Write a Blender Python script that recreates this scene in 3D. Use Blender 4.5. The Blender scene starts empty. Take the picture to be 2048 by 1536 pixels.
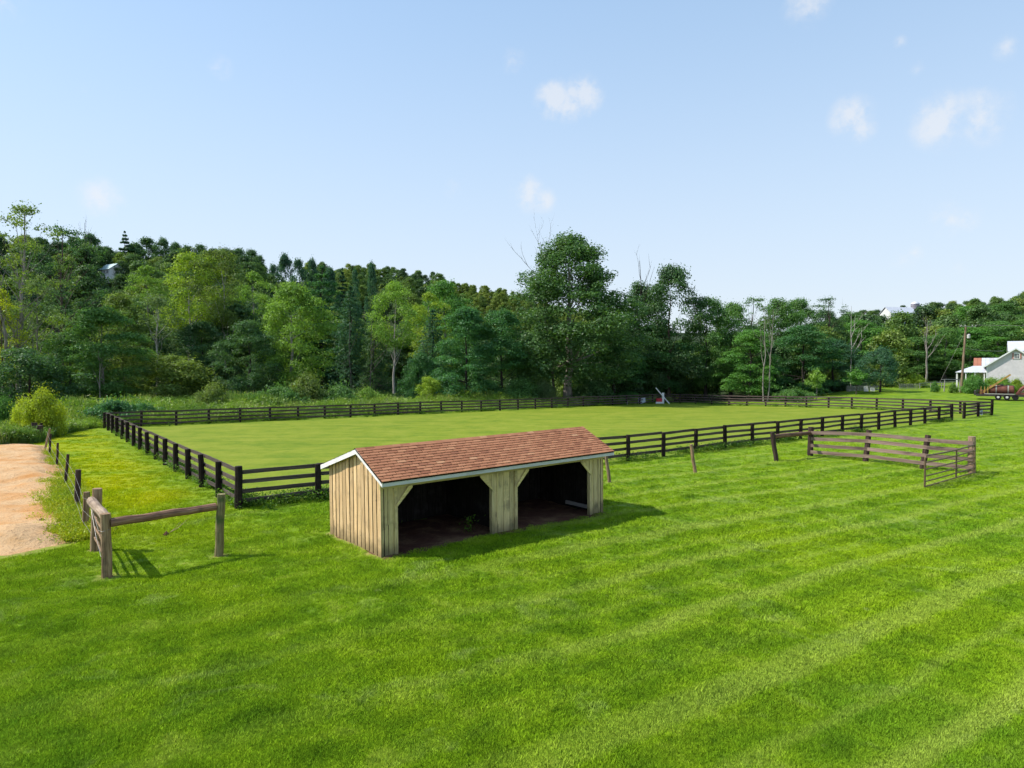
import bpy, math, random
import numpy as np
from mathutils import Vector, Matrix

R = math.radians
random.seed(11)
rng = np.random.default_rng(11)
S = bpy.context.scene
COL = S.collection

# ------------------------------------------------------------------ camera
CAM_H = 5.45
FPX = 1340.0                      # focal length in photo pixels (2048 wide)
PITCH = math.atan(38.0 / FPX)
cam_data = bpy.data.cameras.new('camera')
cam_data.sensor_width = 36.0
cam_data.lens = FPX / 2048.0 * 36.0
cam_data.clip_start = 0.1
cam_data.clip_end = 6000.0
cam = bpy.data.objects.new('camera', cam_data)
cam.location = (0, 0, CAM_H)
cam.rotation_euler = (math.pi / 2 - PITCH, 0, 0)
COL.objects.link(cam)
S.camera = cam

# ------------------------------------------------------------------ sky and sun
SHADOW = Vector((0.86, -0.04, -1.0)).normalized()     # direction the sunlight travels
TO_SUN = -SHADOW
SUN_EL = math.asin(TO_SUN.z)
SUN_ROT = math.atan2(TO_SUN.x, TO_SUN.y)
SKY_STRENGTH = 0.15
EXPOSURE = 0.42

S.view_settings.view_transform = 'Standard'
S.view_settings.look = 'None'
S.view_settings.gamma = 1.0
S.view_settings.use_curve_mapping = False
S.view_settings.exposure = EXPOSURE
S.cycles.use_denoising = True
S.cycles.max_bounces = 4
S.cycles.diffuse_bounces = 2
S.cycles.transmission_bounces = 2
S.cycles.transparent_max_bounces = 6
S.cycles.use_adaptive_sampling = True
S.cycles.adaptive_threshold = 0.03


def px_dir(px, py):
    dx = (px - 1024.0) / FPX
    dy = (768.0 - py) / FPX
    f = Vector((0, math.cos(PITCH), -math.sin(PITCH)))
    u = Vector((0, math.sin(PITCH), math.cos(PITCH)))
    return (f + Vector((dx, 0, 0)) + u * dy)


def nd(nt, typ, **kw):
    n = nt.nodes.new(typ)
    for k, v in kw.items():
        if k == 'inp':
            for kk, vv in v.items():
                n.inputs[kk].default_value = vv
        else:
            setattr(n, k, v)
    return n


def lk(nt, a, b):
    nt.links.new(a, b)


world = bpy.data.worlds.new('World')
S.world = world
world.use_nodes = True
wt = world.node_tree
wt.nodes.clear()
sky = nd(wt, 'ShaderNodeTexSky', sky_type='NISHITA', sun_disc=False)
sky.sun_elevation = SUN_EL
sky.sun_rotation = SUN_ROT
sky.altitude = 200.0
sky.air_density = 1.0
sky.dust_density = 0.25
sky.ozone_density = 2.6
bg = nd(wt, 'ShaderNodeBackground', inp={'Strength': SKY_STRENGTH})
wo = nd(wt, 'ShaderNodeOutputWorld')
tc = nd(wt, 'ShaderNodeTexCoord')
# thin high haze: the milky whiteness of a humid summer sky, the same in every direction
sepz = nd(wt, 'ShaderNodeSeparateXYZ')
lk(wt, tc.outputs['Generated'], sepz.inputs[0])
veil = nd(wt, 'ShaderNodeMapRange', interpolation_type='SMOOTHSTEP',
          inp={'From Min': -0.02, 'From Max': 0.62, 'To Min': 0.90, 'To Max': 0.45})
lk(wt, sepz.outputs['Z'], veil.inputs['Value'])
veilmix = nd(wt, 'ShaderNodeMix', data_type='RGBA')
vcol = nd(wt, 'ShaderNodeMix', data_type='RGBA')
vcol.inputs['A'].default_value = (3.80, 4.18, 4.60, 1)
vcol.inputs['B'].default_value = (2.75, 4.05, 5.45, 1)
vz = nd(wt, 'ShaderNodeMapRange', inp={'From Min': 0.05, 'From Max': 0.55})
lk(wt, sepz.outputs['Z'], vz.inputs['Value']); lk(wt, vz.outputs[0], vcol.inputs['Factor'])
lk(wt, vcol.outputs['Result'], veilmix.inputs['B'])
lk(wt, veil.outputs[0], veilmix.inputs['Factor'])
lk(wt, sky.outputs[0], veilmix.inputs['A'])
# small fair weather clouds
ncl = nd(wt, 'ShaderNodeTexNoise', inp={'Scale': 26.0, 'Detail': 7.0, 'Roughness': 0.62})
lk(wt, tc.outputs['Generated'], ncl.inputs['Vector'])
clouds = [  # direction given by where they stand in the sky, angular radius, strength
    (1108, 200, .036, 1.0), (1165, 190, .036, 1.0), (1140, 212, .033, .9), (1055, 388, .036, .75), (1085, 400, .026, .65),
    (1705, 235, .036, .9), (1720, 255, .026, .8), (1880, 240, .046, .8), (1960, 235, .046, .65), (1900, 262, .038, .45),
    (1900, 436, .036, .5), (1935, 440, .024, .5), (1805, 518, .030, .35), (1830, 505, .018, .4),
    (202, 398, .036, .6), (440, 135, .022, .5), (452, 408, .016, .5), (905, 380, .022, .45),
    (1030, 125, .026, .55), (1615, 5, .040, .6), (2016, 96, .022, .5), (1800, 84, .012, .5),
    (8, 5, .03, .5), (1918, 535, .022, .3), (172, 183, .016, .35), (1838, 136, .014, .35)]
crng = np.random.default_rng(5)
spots = [(px_dir(px, py).normalized(), r, s) for px, py, r, s in clouds]
for k in range(30):                # the same scattered puffs all round the horizon
    az = crng.uniform(R(48), R(312)); el = crng.uniform(R(6), R(45)); r = crng.uniform(.018, .05)
    spots.append((Vector((math.sin(az) * math.cos(el), math.cos(az) * math.cos(el), math.sin(el))), r, crng.uniform(.4, .9)))
acc = None
for d, r, s in spots:
    dist = nd(wt, 'ShaderNodeVectorMath', operation='DISTANCE')
    lk(wt, tc.outputs['Generated'], dist.inputs[0])
    dist.inputs[1].default_value = d
    mr = nd(wt, 'ShaderNodeMapRange', inp={'From Min': 0.0, 'From Max': r, 'To Min': s, 'To Max': 0.0})
    lk(wt, dist.outputs['Value'], mr.inputs['Value'])
    if acc is None:
        acc = mr.outputs[0]
    else:
        mx = nd(wt, 'ShaderNodeMath', operation='MAXIMUM')
        lk(wt, acc, mx.inputs[0]); lk(wt, mr.outputs[0], mx.inputs[1])
        acc = mx.outputs[0]
rag = nd(wt, 'ShaderNodeMapRange', inp={'From Min': 0.32, 'From Max': 0.68, 'To Min': 0.0, 'To Max': 1.75})
lk(wt, ncl.outputs['Fac'], rag.inputs['Value'])
cm = nd(wt, 'ShaderNodeMath', operation='MULTIPLY')
lk(wt, acc, cm.inputs[0]); lk(wt, rag.outputs[0], cm.inputs[1])
cs = nd(wt, 'ShaderNodeMapRange', interpolation_type='SMOOTHSTEP', inp={'From Min': 0.06, 'From Max': 0.85, 'To Min': 0.0, 'To Max': 0.55})
lk(wt, cm.outputs[0], cs.inputs['Value'])
cmix = nd(wt, 'ShaderNodeMix', data_type='RGBA')
cmix.inputs['B'].default_value = (4.62, 4.58, 4.60, 1)
lk(wt, cs.outputs[0], cmix.inputs['Factor'])
lk(wt, veilmix.outputs['Result'], cmix.inputs['A'])
lk(wt, cmix.outputs['Result'], bg.inputs['Color'])
lk(wt, bg.outputs[0], wo.inputs['Surface'])

sun_data = bpy.data.lights.new('sun', 'SUN')
sun_data.energy = 4.6
sun_data.angle = R(0.53)
sun_data.color = (1.0, 0.95, 0.86)
sun = bpy.data.objects.new('sun', sun_data)
sun.rotation_euler = SHADOW.to_track_quat('-Z', 'Y').to_euler()
sun.location = (-60, 0, 80)
COL.objects.link(sun)


# ------------------------------------------------------------------ helpers
def vnoise(x, y, seed=0):
    """smooth 2-D value noise in -1..1, numpy arrays"""
    x = np.asarray(x, float); y = np.asarray(y, float)
    xi = np.floor(x).astype(np.int64); yi = np.floor(y).astype(np.int64)
    fx = x - xi; fy = y - yi
    fx = fx * fx * (3 - 2 * fx); fy = fy * fy * (3 - 2 * fy)

    def h(a, b):
        n = (a * 374761393 + b * 668265263 + seed * 1442695041) & 0x7fffffff
        n = ((n ^ (n >> 13)) * 1274126177) & 0x7fffffff
        n = n ^ (n >> 16)
        return (n & 0xffff) / 32767.5 - 1.0
    return (h(xi, yi) * (1 - fx) + h(xi + 1, yi) * fx) * (1 - fy) + (h(xi, yi + 1) * (1 - fx) + h(xi + 1, yi + 1) * fx) * fy


def sstep(a, b, x):
    t = np.clip((np.asarray(x, float) - a) / (b - a), 0, 1)
    return t * t * (3 - 2 * t)


# paddock rectangle: corner, unit directions, size
PC = np.array([-10.36, 25.2]); PU = np.array([.80, .60]); PV = np.array([-.60, .80]); PL, PW = 76.9, 44.5
A_PX = [-1500, -400, 0, 100, 250, 400, 500, 540, 600, 700, 1000, 1400, 1700, 1850, 2048, 2600, 4000]
A_Z = [40, 60, 53, 48, 42.5, 42, 40.5, 31, 19, 11, 5, 3, 6, 14, 21, 34, 30]
B_PX = [-1500, -400, 400, 560, 800, 900, 1000, 1050, 1150, 1300, 1500, 1680, 1780, 1850, 2048, 2600, 4000]
B_Z = [60, 70, 62, 69, 67, 60, 52, 48, 40, 33, 29, 31, 35, 38, 41, 52, 45]


def gz(x, y):
    x = np.asarray(x, float); y = np.asarray(y, float)
    s = ((x - PC[0]) * PU[0] + (y - PC[1]) * PU[1]) / PL
    t = ((x - PC[0]) * PV[0] + (y - PC[1]) * PV[1]) / PW
    sc = np.clip(s, -.25, 1.25); tcn = np.clip(t, 0, 1.05)
    z = (1 - tcn) * (0.0 + .10 * sc) + tcn * (-.30 - .30 * sc)
    z = z * sstep(12, 26, y)
    z = z - .45 * sstep(1.03, 1.35, t) * sstep(0.0, .25, t)
    rise = sstep(68, 108, y) * sstep(30, 62, x)
    z = z * (1 - rise) + rise * 1.25
    yy = np.maximum(y, 1.0)
    px = 1024 + FPX * x / yy
    a = np.interp(px, A_PX, A_Z); b = np.interp(px, B_PX, B_Z)
    ka = sstep(104, 330, y); kb = sstep(290, 540, y)
    z = z + ka ** 0.9 * (a - z) * (y > 100)
    z = z + kb * (b - z)
    z = z + 4.0 * vnoise(x / 60, y / 60, 4) * sstep(160, 300, y)
    far = sstep(620, 1500, y)
    z = z * (1 - far) + 20 * far
    z = np.where(y < 1.0, 0.0, z)
    z = z + .035 * vnoise(x / 2.3, y / 2.3, 1) + .02 * vnoise(x / .9, y / .9, 2)
    return z


def g1(x, y):
    return float(gz(np.array([x]), np.array([y]))[0])


def P(px, py):
    """ground point seen at a pixel of the photograph"""
    d = px_dir(px, py)
    z = 0.0
    for _ in range(12):
        k = (z - CAM_H) / d.z
        x, y = d.x * k, d.y * k
        z = g1(x, y)
    return Vector((x, y, z))


def at(px, Y):
    x = (px - 1024.0) / FPX * Y
    return Vector((x, Y, g1(x, Y)))


def z_at(py, Y):
    """height seen at pixel row py at depth Y"""
    d = px_dir(1024, py)
    return CAM_H + d.z / d.y * Y


def tag(o, label=None, cat=None, group=None, kind=None):
    if label: o['label'] = label
    if cat: o['category'] = cat
    if group: o['group'] = group
    if kind: o['kind'] = kind
    return o


def empty(name, loc=(0, 0, 0), rz=0.0):
    o = bpy.data.objects.new(name, None)
    o.empty_display_size = .3
    o.location = loc
    o.rotation_euler = (0, 0, rz)
    COL.objects.link(o)
    return o


class MB:
    """collects simple solids, then becomes ONE mesh"""

    def __init__(self):
        self.v = []; self.f = []

    def add(self, vs, fs):
        b = len(self.v)
        self.v.extend([tuple(p) for p in vs])
        self.f.extend([tuple(i + b for i in f) for f in fs])
        return self

    def box(self, x0, x1, y0, y1, z0, z1, m=None):
        vs = [(x0, y0, z0), (x1, y0, z0), (x1, y1, z0), (x0, y1, z0), (x0, y0, z1), (x1, y0, z1), (x1, y1, z1), (x0, y1, z1)]
        if m is not None:
            vs = [m @ Vector(p) for p in vs]
        return self.add(vs, [(3, 2, 1, 0), (4, 5, 6, 7), (0, 1, 5, 4), (1, 2, 6, 5), (2, 3, 7, 6), (3, 0, 4, 7)])

    def tube(self, pts, rad, n=6, cap=True, jit=0.0):
        pts = [Vector(p) for p in pts]
        if not hasattr(rad, '__len__'):
            rad = [rad] * len(pts)
        base = len(self.v)
        ref = Vector((0.31, 0.95, 0.05))
        for i, p in enumerate(pts):
            a = pts[max(i - 1, 0)]; b = pts[min(i + 1, len(pts) - 1)]
            d = (b - a).normalized()
            if abs(d.dot(ref)) > .95:
                ref = Vector((1, 0, 0))
            s = d.cross(ref).normalized(); t = d.cross(s)
            for k in range(n):
                an = 2 * math.pi * k / n
                r = rad[i] * (1 + random.uniform(-jit, jit))
                self.v.append(tuple(p + s * (math.cos(an) * r) + t * (math.sin(an) * r)))
        for i in range(len(pts) - 1):
            for k in range(n):
                a = base + i * n + k; b = base + i * n + (k + 1) % n
                self.f.append((a, b, b + n, a + n))
        if cap:
            self.f.append(tuple(base + k for k in range(n))[::-1])
            self.f.append(tuple(base + (len(pts) - 1) * n + k for k in range(n)))
        return self

    def prism(self, poly, axis, a, b):
        """polygon (u,v) extruded along axis 'x','y' or 'z' from a to b"""
        def mk(u, v, w):
            return {'x': (w, u, v), 'y': (u, w, v), 'z': (u, v, w)}[axis]
        n = len(poly)
        vs = [mk(u, v, a) for u, v in poly] + [mk(u, v, b) for u, v in poly]
        fs = [tuple(range(n))[::-1], tuple(range(n, 2 * n))]
        fs += [(k, (k + 1) % n, (k + 1) % n + n, k + n) for k in range(n)]
        return self.add(vs, fs)

    def mesh(self, name, mat, smooth=False):
        me = bpy.data.meshes.new(name)
        me.from_pydata(self.v, [], self.f)
        me.validate()
        import bmesh
        bm = bmesh.new(); bm.from_mesh(me)
        bmesh.ops.recalc_face_normals(bm, faces=bm.faces)
        bm.to_mesh(me); bm.free()
        if mat: me.materials.append(mat)
        if smooth:
            me.polygons.foreach_set('use_smooth', [True] * len(me.polygons))
        return me

    def build(self, name, mat, parent=None, loc=(0, 0, 0), smooth=False):
        return obj(name, self.mesh(name, mat, smooth), parent, loc)


def obj(name, me, parent=None, loc=(0, 0, 0), rot=(0, 0, 0), scale=(1, 1, 1)):
    o = bpy.data.objects.new(name, me)
    o.location = loc; o.rotation_euler = rot; o.scale = scale
    if parent is not None:
        o.parent = parent
    COL.objects.link(o)
    return o


def board_mesh(name, L, W, T, mat, axis='z', seg=5, jit=.006, bot=0.0):
    """one rough sawn board with uneven edges; length along axis, width along x (or z when axis is x), thickness y"""
    m = MB()
    vs = []; fs = []
    for i in range(seg + 1):
        l = L * i / seg + (random.uniform(-bot, bot) if i == 0 else 0)
        a = -W / 2 + random.uniform(-jit, jit); b = W / 2 + random.uniform(-jit, jit)
        t = T / 2
        for (w, d) in ((a, -t), (b, -t), (b, t), (a, t)):
            vs.append((w, d, l) if axis == 'z' else (l, d, w))
    for i in range(seg):
        for k in range(4):
            p = i * 4 + k; q = i * 4 + (k + 1) % 4
            fs.append((p, q, q + 4, p + 4))
    fs.append((3, 2, 1, 0)); fs.append(tuple(seg * 4 + k for k in range(4)))
    m.add(vs, fs)
    return m.mesh(name, mat)


# ------------------------------------------------------------------ materials
def newmat(name):
    m = bpy.data.materials.new(name)
    m.use_nodes = True
    nt = m.node_tree
    nt.nodes.clear()
    out = nd(nt, 'ShaderNodeOutputMaterial')
    return m, nt, out


def isl_random(nt):
    """one random number for each loose piece and each object"""
    oi = nd(nt, 'ShaderNodeObjectInfo'); g = nd(nt, 'ShaderNodeNewGeometry')
    a = nd(nt, 'ShaderNodeMath', operation='ADD')
    lk(nt, oi.outputs['Random'], a.inputs[0]); lk(nt, g.outputs['Random Per Island'], a.inputs[1])
    fr = nd(nt, 'ShaderNodeMath', operation='FRACT')
    lk(nt, a.outputs[0], fr.inputs[0])
    return fr.outputs[0]


def ramp(nt, fac, stops):
    r = nd(nt, 'ShaderNodeValToRGB')
    e = r.color_ramp.elements
    while len(e) < len(stops):
        e.new(0.5)
    for k, (p, c) in enumerate(stops):
        e[k].position = p; e[k].color = (c[0], c[1], c[2], 1)
    lk(nt, fac, r.inputs['Fac'])
    return r.outputs['Color']


def mixc(nt, fac, a, b, blend='MIX'):
    m = nd(nt, 'ShaderNodeMix', data_type='RGBA', blend_type=blend)
    for s, v in (('Factor', fac), ('A', a), ('B', b)):
        if hasattr(v, 'is_linked') or hasattr(v, 'node'):
            lk(nt, v, m.inputs[s])
        elif s == 'Factor':
            m.inputs[s].default_value = v
        else:
            m.inputs[s].default_value = (v[0], v[1], v[2], 1)
    return m.outputs['Result']


def noise(nt, vec, scale, detail=4.0, rough=.55, dist=0.0):
    n = nd(nt, 'ShaderNodeTexNoise', inp={'Scale': scale, 'Detail': detail, 'Roughness': rough, 'Distortion': dist})
    if vec is not None:
        lk(nt, vec, n.inputs['Vector'])
    return n.outputs['Fac']


def mapr(nt, v, a, b, c=0.0, d=1.0, smooth=True):
    m = nd(nt, 'ShaderNodeMapRange', inp={'From Min': a, 'From Max': b, 'To Min': c, 'To Max': d})
    if smooth: m.interpolation_type = 'SMOOTHSTEP'
    lk(nt, v, m.inputs['Value'])
    return m.outputs[0]


def math2(nt, op, a, b):
    m = nd(nt, 'ShaderNodeMath', operation=op)
    for i, v in enumerate((a, b)):
        if hasattr(v, 'node'): lk(nt, v, m.inputs[i])
        else: m.inputs[i].default_value = v
    return m.outputs[0]


def bump(nt, h, strength, dist):
    b = nd(nt, 'ShaderNodeBump', inp={'Strength': strength, 'Distance': dist})
    lk(nt, h, b.inputs['Height'])
    return b.outputs['Normal']


def finish(nt, out, col, rough=.8, spec=.25, nrm=None, metal=0.0):
    p = nd(nt, 'ShaderNodeBsdfPrincipled', inp={'Roughness': rough, 'Specular IOR Level': spec, 'Metallic': metal})
    if hasattr(col, 'node'): lk(nt, col, p.inputs['Base Color'])
    else: p.inputs['Base Color'].default_value = (col[0], col[1], col[2], 1)
    if nrm is not None: lk(nt, nrm, p.inputs['Normal'])
    lk(nt, p.outputs[0], out.inputs['Surface'])
    return p


def wood(name, c1, c2, c3, axis='z', grain=30.0, stain=None, stain_amt=.5, rough=.85, splash=None):
    """weathered timber: streaks along the grain, blotches, a shade per piece"""
    m, nt, out = newmat(name)
    t = nd(nt, 'ShaderNodeTexCoord')
    oi = nd(nt, 'ShaderNodeObjectInfo')
    off = nd(nt, 'ShaderNodeVectorMath', operation='ADD')
    lk(nt, t.outputs['Object'], off.inputs[0])
    mul = nd(nt, 'ShaderNodeVectorMath', operation='SCALE')
    mul.inputs[0].default_value = (17.3, 9.1, 5.7)
    lk(nt, isl_random(nt), mul.inputs['Scale'])
    lk(nt, mul.outputs[0], off.inputs[1])
    mp = nd(nt, 'ShaderNodeMapping')
    sc = {'x': (.06, 1, 1), 'y': (1, .06, 1), 'z': (1, 1, .06)}[axis]
    mp.inputs['Scale'].default_value = sc
    lk(nt, off.outputs[0], mp.inputs['Vector'])
    g = noise(nt, mp.outputs[0], grain, 6, .65)
    b = noise(nt, off.outputs[0], 2.2, 5, .6)
    col = ramp(nt, g, [(.30, c1), (.52, c2), (.74, c3)])
    shade = mapr(nt, isl_random(nt), 0, 1, .78, 1.18, False)
    gray = nd(nt, 'ShaderNodeCombineColor')
    for k in range(3): lk(nt, shade, gray.inputs[k])
    col = mixc(nt, 1.0, col, gray.outputs[0], 'MULTIPLY')
    if stain is not None:
        col = mixc(nt, mapr(nt, b, .5, .72, 0, stain_amt), col, stain)
    if splash is not None:                 # mud splash and algae creeping up from the ground
        sp = nd(nt, 'ShaderNodeSeparateXYZ'); lk(nt, t.outputs['Object'], sp.inputs[0])
        hgt = math2(nt, 'ADD', sp.outputs['Z'], math2(nt, 'MULTIPLY', b, -.9))
        col = mixc(nt, mapr(nt, hgt, .12, -.42, 0, .75), col, splash)
        kn = nd(nt, 'ShaderNodeTexVoronoi', inp={'Scale': 2.6}); lk(nt, off.outputs[0], kn.inputs['Vector'])
        col = mixc(nt, mapr(nt, kn.outputs['Distance'], .09, .04, 0, .7), col, splash)
        streak = noise(nt, mp.outputs[0], 9, 3, .6)
        col = mixc(nt, mapr(nt, streak, .60, .74, 0, .55), col, tuple(v * .45 for v in c2))
    finish(nt, out, col, rough, .2, bump(nt, g, .5, .012))
    return m


def plain(name, c, rough=.6, spec=.3, metal=0.0, var=.12, nscale=6.0):
    m, nt, out = newmat(name)
    t = nd(nt, 'ShaderNodeTexCoord')
    n = noise(nt, t.outputs['Object'], nscale, 6, .6)
    lo = tuple(k * (1 - var) for k in c); hi = tuple(min(1, k * (1 + var)) for k in c)
    finish(nt, out, ramp(nt, n, [(.3, lo), (.7, hi)]), rough, spec, bump(nt, n, .2, .01), metal)
    return m


M = {}
M['creosote'] = wood('creosote_post', (.008, .0055, .0045), (.018, .012, .0095), (.035, .024, .018), 'z', 26, (.05, .035, .027), .5)
M['rail'] = wood('paddock_rail', (.035, .026, .023), (.085, .064, .056), (.15, .118, .104), 'x', 26, (.035, .025, .02), .6)
M['grey_rail'] = wood('weathered_rail', (.10, .064, .052), (.235, .16, .128), (.38, .285, .235), 'x', 28, (.06, .042, .036), .85)
M['log_post'] = wood('log_post', (.11, .064, .036), (.275, .175, .102), (.45, .325, .205), 'z', 18, (.06, .04, .028), .6)
M['pale_post'] = wood('pale_post', (.16, .10, .06), (.33, .23, .145), (.48, .36, .24), 'z', 18, (.12, .09, .05), .5)
M['dark_log'] = wood('dark_log', (.02, .012, .010), (.06, .038, .032), (.13, .085, .068), 'z', 18, (.02, .014, .012), .6)
M['brown_log'] = wood('brown_log', (.06, .030, .021), (.20, .108, .07), (.37, .24, .155), 'x', 16, (.06, .032, .026), .7)
M['pale_log'] = wood('pale_log', (.17, .12, .085), (.42, .31, .22), (.60, .47, .36), 'x', 16, (.10, .07, .06), .6)
M['mossy_post'] = wood('mossy_post', (.08, .065, .03), (.19, .155, .075), (.33, .28, .15), 'z', 18, (.05, .09, .025), .8)
M['board'] = wood('shed_board', (.50, .315, .15), (.72, .485, .25), (.80, .59, .35), 'z', 24, (.34, .23, .13), .5, splash=(.16, .12, .06))
M['front_board'] = wood('shed_front_board', (.37, .285, .135), (.60, .475, .235), (.72, .60, .34), 'z', 22, (.22, .17, .10), .7, splash=(.13, .115, .06))
M['beam'] = wood('shed_beam', (.40, .31, .13), (.60, .48, .21), (.70, .58, .29), 'x', 22, (.22, .17, .1), .5)
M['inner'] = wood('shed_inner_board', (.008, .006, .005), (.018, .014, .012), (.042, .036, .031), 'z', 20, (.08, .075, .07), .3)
M['grey_kick'] = wood('grey_kick', (.18, .17, .16), (.3, .28, .27), (.4, .38, .36), 'y', 14)
M['dark'] = plain('dark_gap', (.012, .009, .007), .9, .1)
M['trim'] = wood('white_trim', (.50, .50, .50), (.66, .66, .65), (.74, .74, .73), 'x', 14, (.36, .34, .33), .5, .6)
M['trim_y'] = wood('white_trim_rake', (.58, .56, .54), (.74, .72, .70), (.80, .79, .77), 'y', 14, (.45, .42, .40), .4, .6)
M['white'] = plain('white_paint', (.72, .72, .72), .5, .35, var=.06)
M['red'] = plain('red_paint', (.52, .03, .045), .5, .35)
M['grey_block'] = plain('grey_block', (.36, .40, .44), .8, .2, var=.35, nscale=9)
M['tube'] = plain('gate_tube', (.13, .085, .05), .55, .35, .1, var=.35, nscale=14)
M['wire'] = plain('wire', (.26, .24, .22), .5, .4, .3)
M['concrete'] = plain('stone', (.42, .37, .31), .9, .2, var=.3, nscale=12)


def shingle_mat():
    m, nt, out = newmat('asphalt_shingle')
    t = nd(nt, 'ShaderNodeTexCoord')
    g = nd(nt, 'ShaderNodeNewGeometry')
    r = isl_random(nt)
    col = ramp(nt, r, [(0.0, (.245, .102, .056)), (.2, (.325, .142, .076)), (.62, (.375, .168, .09)), (.95, (.425, .20, .108)), (1.0, (.49, .27, .15))])
    gr = noise(nt, g.outputs['Position'], 190, 3, .7)
    col = mixc(nt, mapr(nt, gr, .35, .7, 0, .35), col, (.14, .06, .042))
    st = noise(nt, g.outputs['Position'], 1.3, 5, .65)
    col = mixc(nt, mapr(nt, st, .55, .75, 0, .5), col, (.19, .09, .065))
    finish(nt, out, col, .95, .1, bump(nt, gr, .5, .004))
    return m


M['shingle'] = shingle_mat()


def lawn_group():
    """colour of the mown grass from world position, shared by the sheet and the blades on it"""
    ng = bpy.data.node_groups.new('lawn_colour', 'ShaderNodeTree')
    ng.interface.new_socket('Color', in_out='OUTPUT', socket_type='NodeSocketColor')
    ng.interface.new_socket('Height', in_out='OUTPUT', socket_type='NodeSocketFloat')
    go = ng.nodes.new('NodeGroupOutput')
    geo = nd(ng, 'ShaderNodeNewGeometry')
    pos = geo.outputs['Position']
    sep = nd(ng, 'ShaderNodeSeparateXYZ'); lk(ng, pos, sep.inputs[0])
    n1 = noise(ng, pos, .16, 4, .55, .4)
    n2 = noise(ng, pos, .9, 5, .6, .3)
    n3 = noise(ng, pos, 6.0, 4, .65)
    col = ramp(ng, n2, [(.27, (.054, .112, .0060)), (.42, (.104, .188, .0075)), (.56, (.150, .240, .0095)), (.72, (.225, .295, .030))])
    col = mixc(ng, mapr(ng, n1, .50, .68, 0, .60), col, (.185, .268, .0070))
    col = mixc(ng, mapr(ng, n1, .47, .32, 0, .50), col, (.080, .168, .0110))
    # mowing stripes: light off leaning blades, painted into the grass colour
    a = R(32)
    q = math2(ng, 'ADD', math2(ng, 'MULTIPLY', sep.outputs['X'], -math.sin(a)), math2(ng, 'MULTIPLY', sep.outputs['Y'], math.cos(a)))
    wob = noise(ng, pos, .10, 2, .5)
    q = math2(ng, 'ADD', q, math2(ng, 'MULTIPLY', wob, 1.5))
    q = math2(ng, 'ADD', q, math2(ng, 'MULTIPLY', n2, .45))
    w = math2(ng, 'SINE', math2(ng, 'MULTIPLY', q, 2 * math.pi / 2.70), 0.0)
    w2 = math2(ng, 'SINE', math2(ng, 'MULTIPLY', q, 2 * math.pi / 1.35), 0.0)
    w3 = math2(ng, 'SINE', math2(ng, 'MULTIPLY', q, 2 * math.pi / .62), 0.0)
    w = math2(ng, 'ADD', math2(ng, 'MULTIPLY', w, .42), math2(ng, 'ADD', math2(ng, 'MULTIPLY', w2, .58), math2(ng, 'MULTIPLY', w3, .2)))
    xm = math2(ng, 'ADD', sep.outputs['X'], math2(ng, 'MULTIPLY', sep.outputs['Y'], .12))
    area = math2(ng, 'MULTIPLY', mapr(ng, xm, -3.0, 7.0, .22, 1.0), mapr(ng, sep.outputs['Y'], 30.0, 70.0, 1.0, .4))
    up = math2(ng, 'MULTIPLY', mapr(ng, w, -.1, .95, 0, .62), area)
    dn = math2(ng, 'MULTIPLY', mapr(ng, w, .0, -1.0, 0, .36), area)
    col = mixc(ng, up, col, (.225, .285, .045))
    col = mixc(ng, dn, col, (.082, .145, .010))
    pale = noise(ng, pos, .55, 5, .65, .8)
    col = mixc(ng, mapr(ng, pale, .55, .72, 0, .55), col, (.215, .275, .070))
    col = mixc(ng, mapr(ng, n3, .46, .24, 0, .75), col, (.026, .066, .005))
    def lin(cx, cy, c):
        return math2(ng, 'ADD', math2(ng, 'ADD', math2(ng, 'MULTIPLY', sep.outputs['X'], cx), math2(ng, 'MULTIPLY', sep.outputs['Y'], cy)), c)
    s_ = lin(PU[0], PU[1], -(PC[0] * PU[0] + PC[1] * PU[1])); t_ = lin(PV[0], PV[1], -(PC[0] * PV[0] + PC[1] * PV[1]))
    s_ = math2(ng, 'ADD', s_, math2(ng, 'MULTIPLY', math2(ng, 'SUBTRACT', n1, .5), 3.0))
    lane = math2(ng, 'MULTIPLY', mapr(ng, s_, .6, -2.5), mapr(ng, t_, -7, 6))
    lane = math2(ng, 'MULTIPLY', lane, mapr(ng, s_, -15, -9))
    lane = math2(ng, 'MULTIPLY', lane, .85)
    ln = noise(ng, pos, .30, 4, .55, .5)
    col = mixc(ng, lane, col, ramp(ng, ln, [(.34, (.135, .210, .004)), (.46, (.225, .275, .003)), (.62, (.300, .310, .002))]))
    dry = noise(ng, pos, 2.6, 3, .5)
    col = mixc(ng, mapr(ng, dry, .66, .80, 0, .5), col, (.23, .27, .075))
    lk(ng, col, go.inputs['Color'])
    lk(ng, n3, go.inputs['Height'])
    return ng


LAWN = lawn_group()


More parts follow.
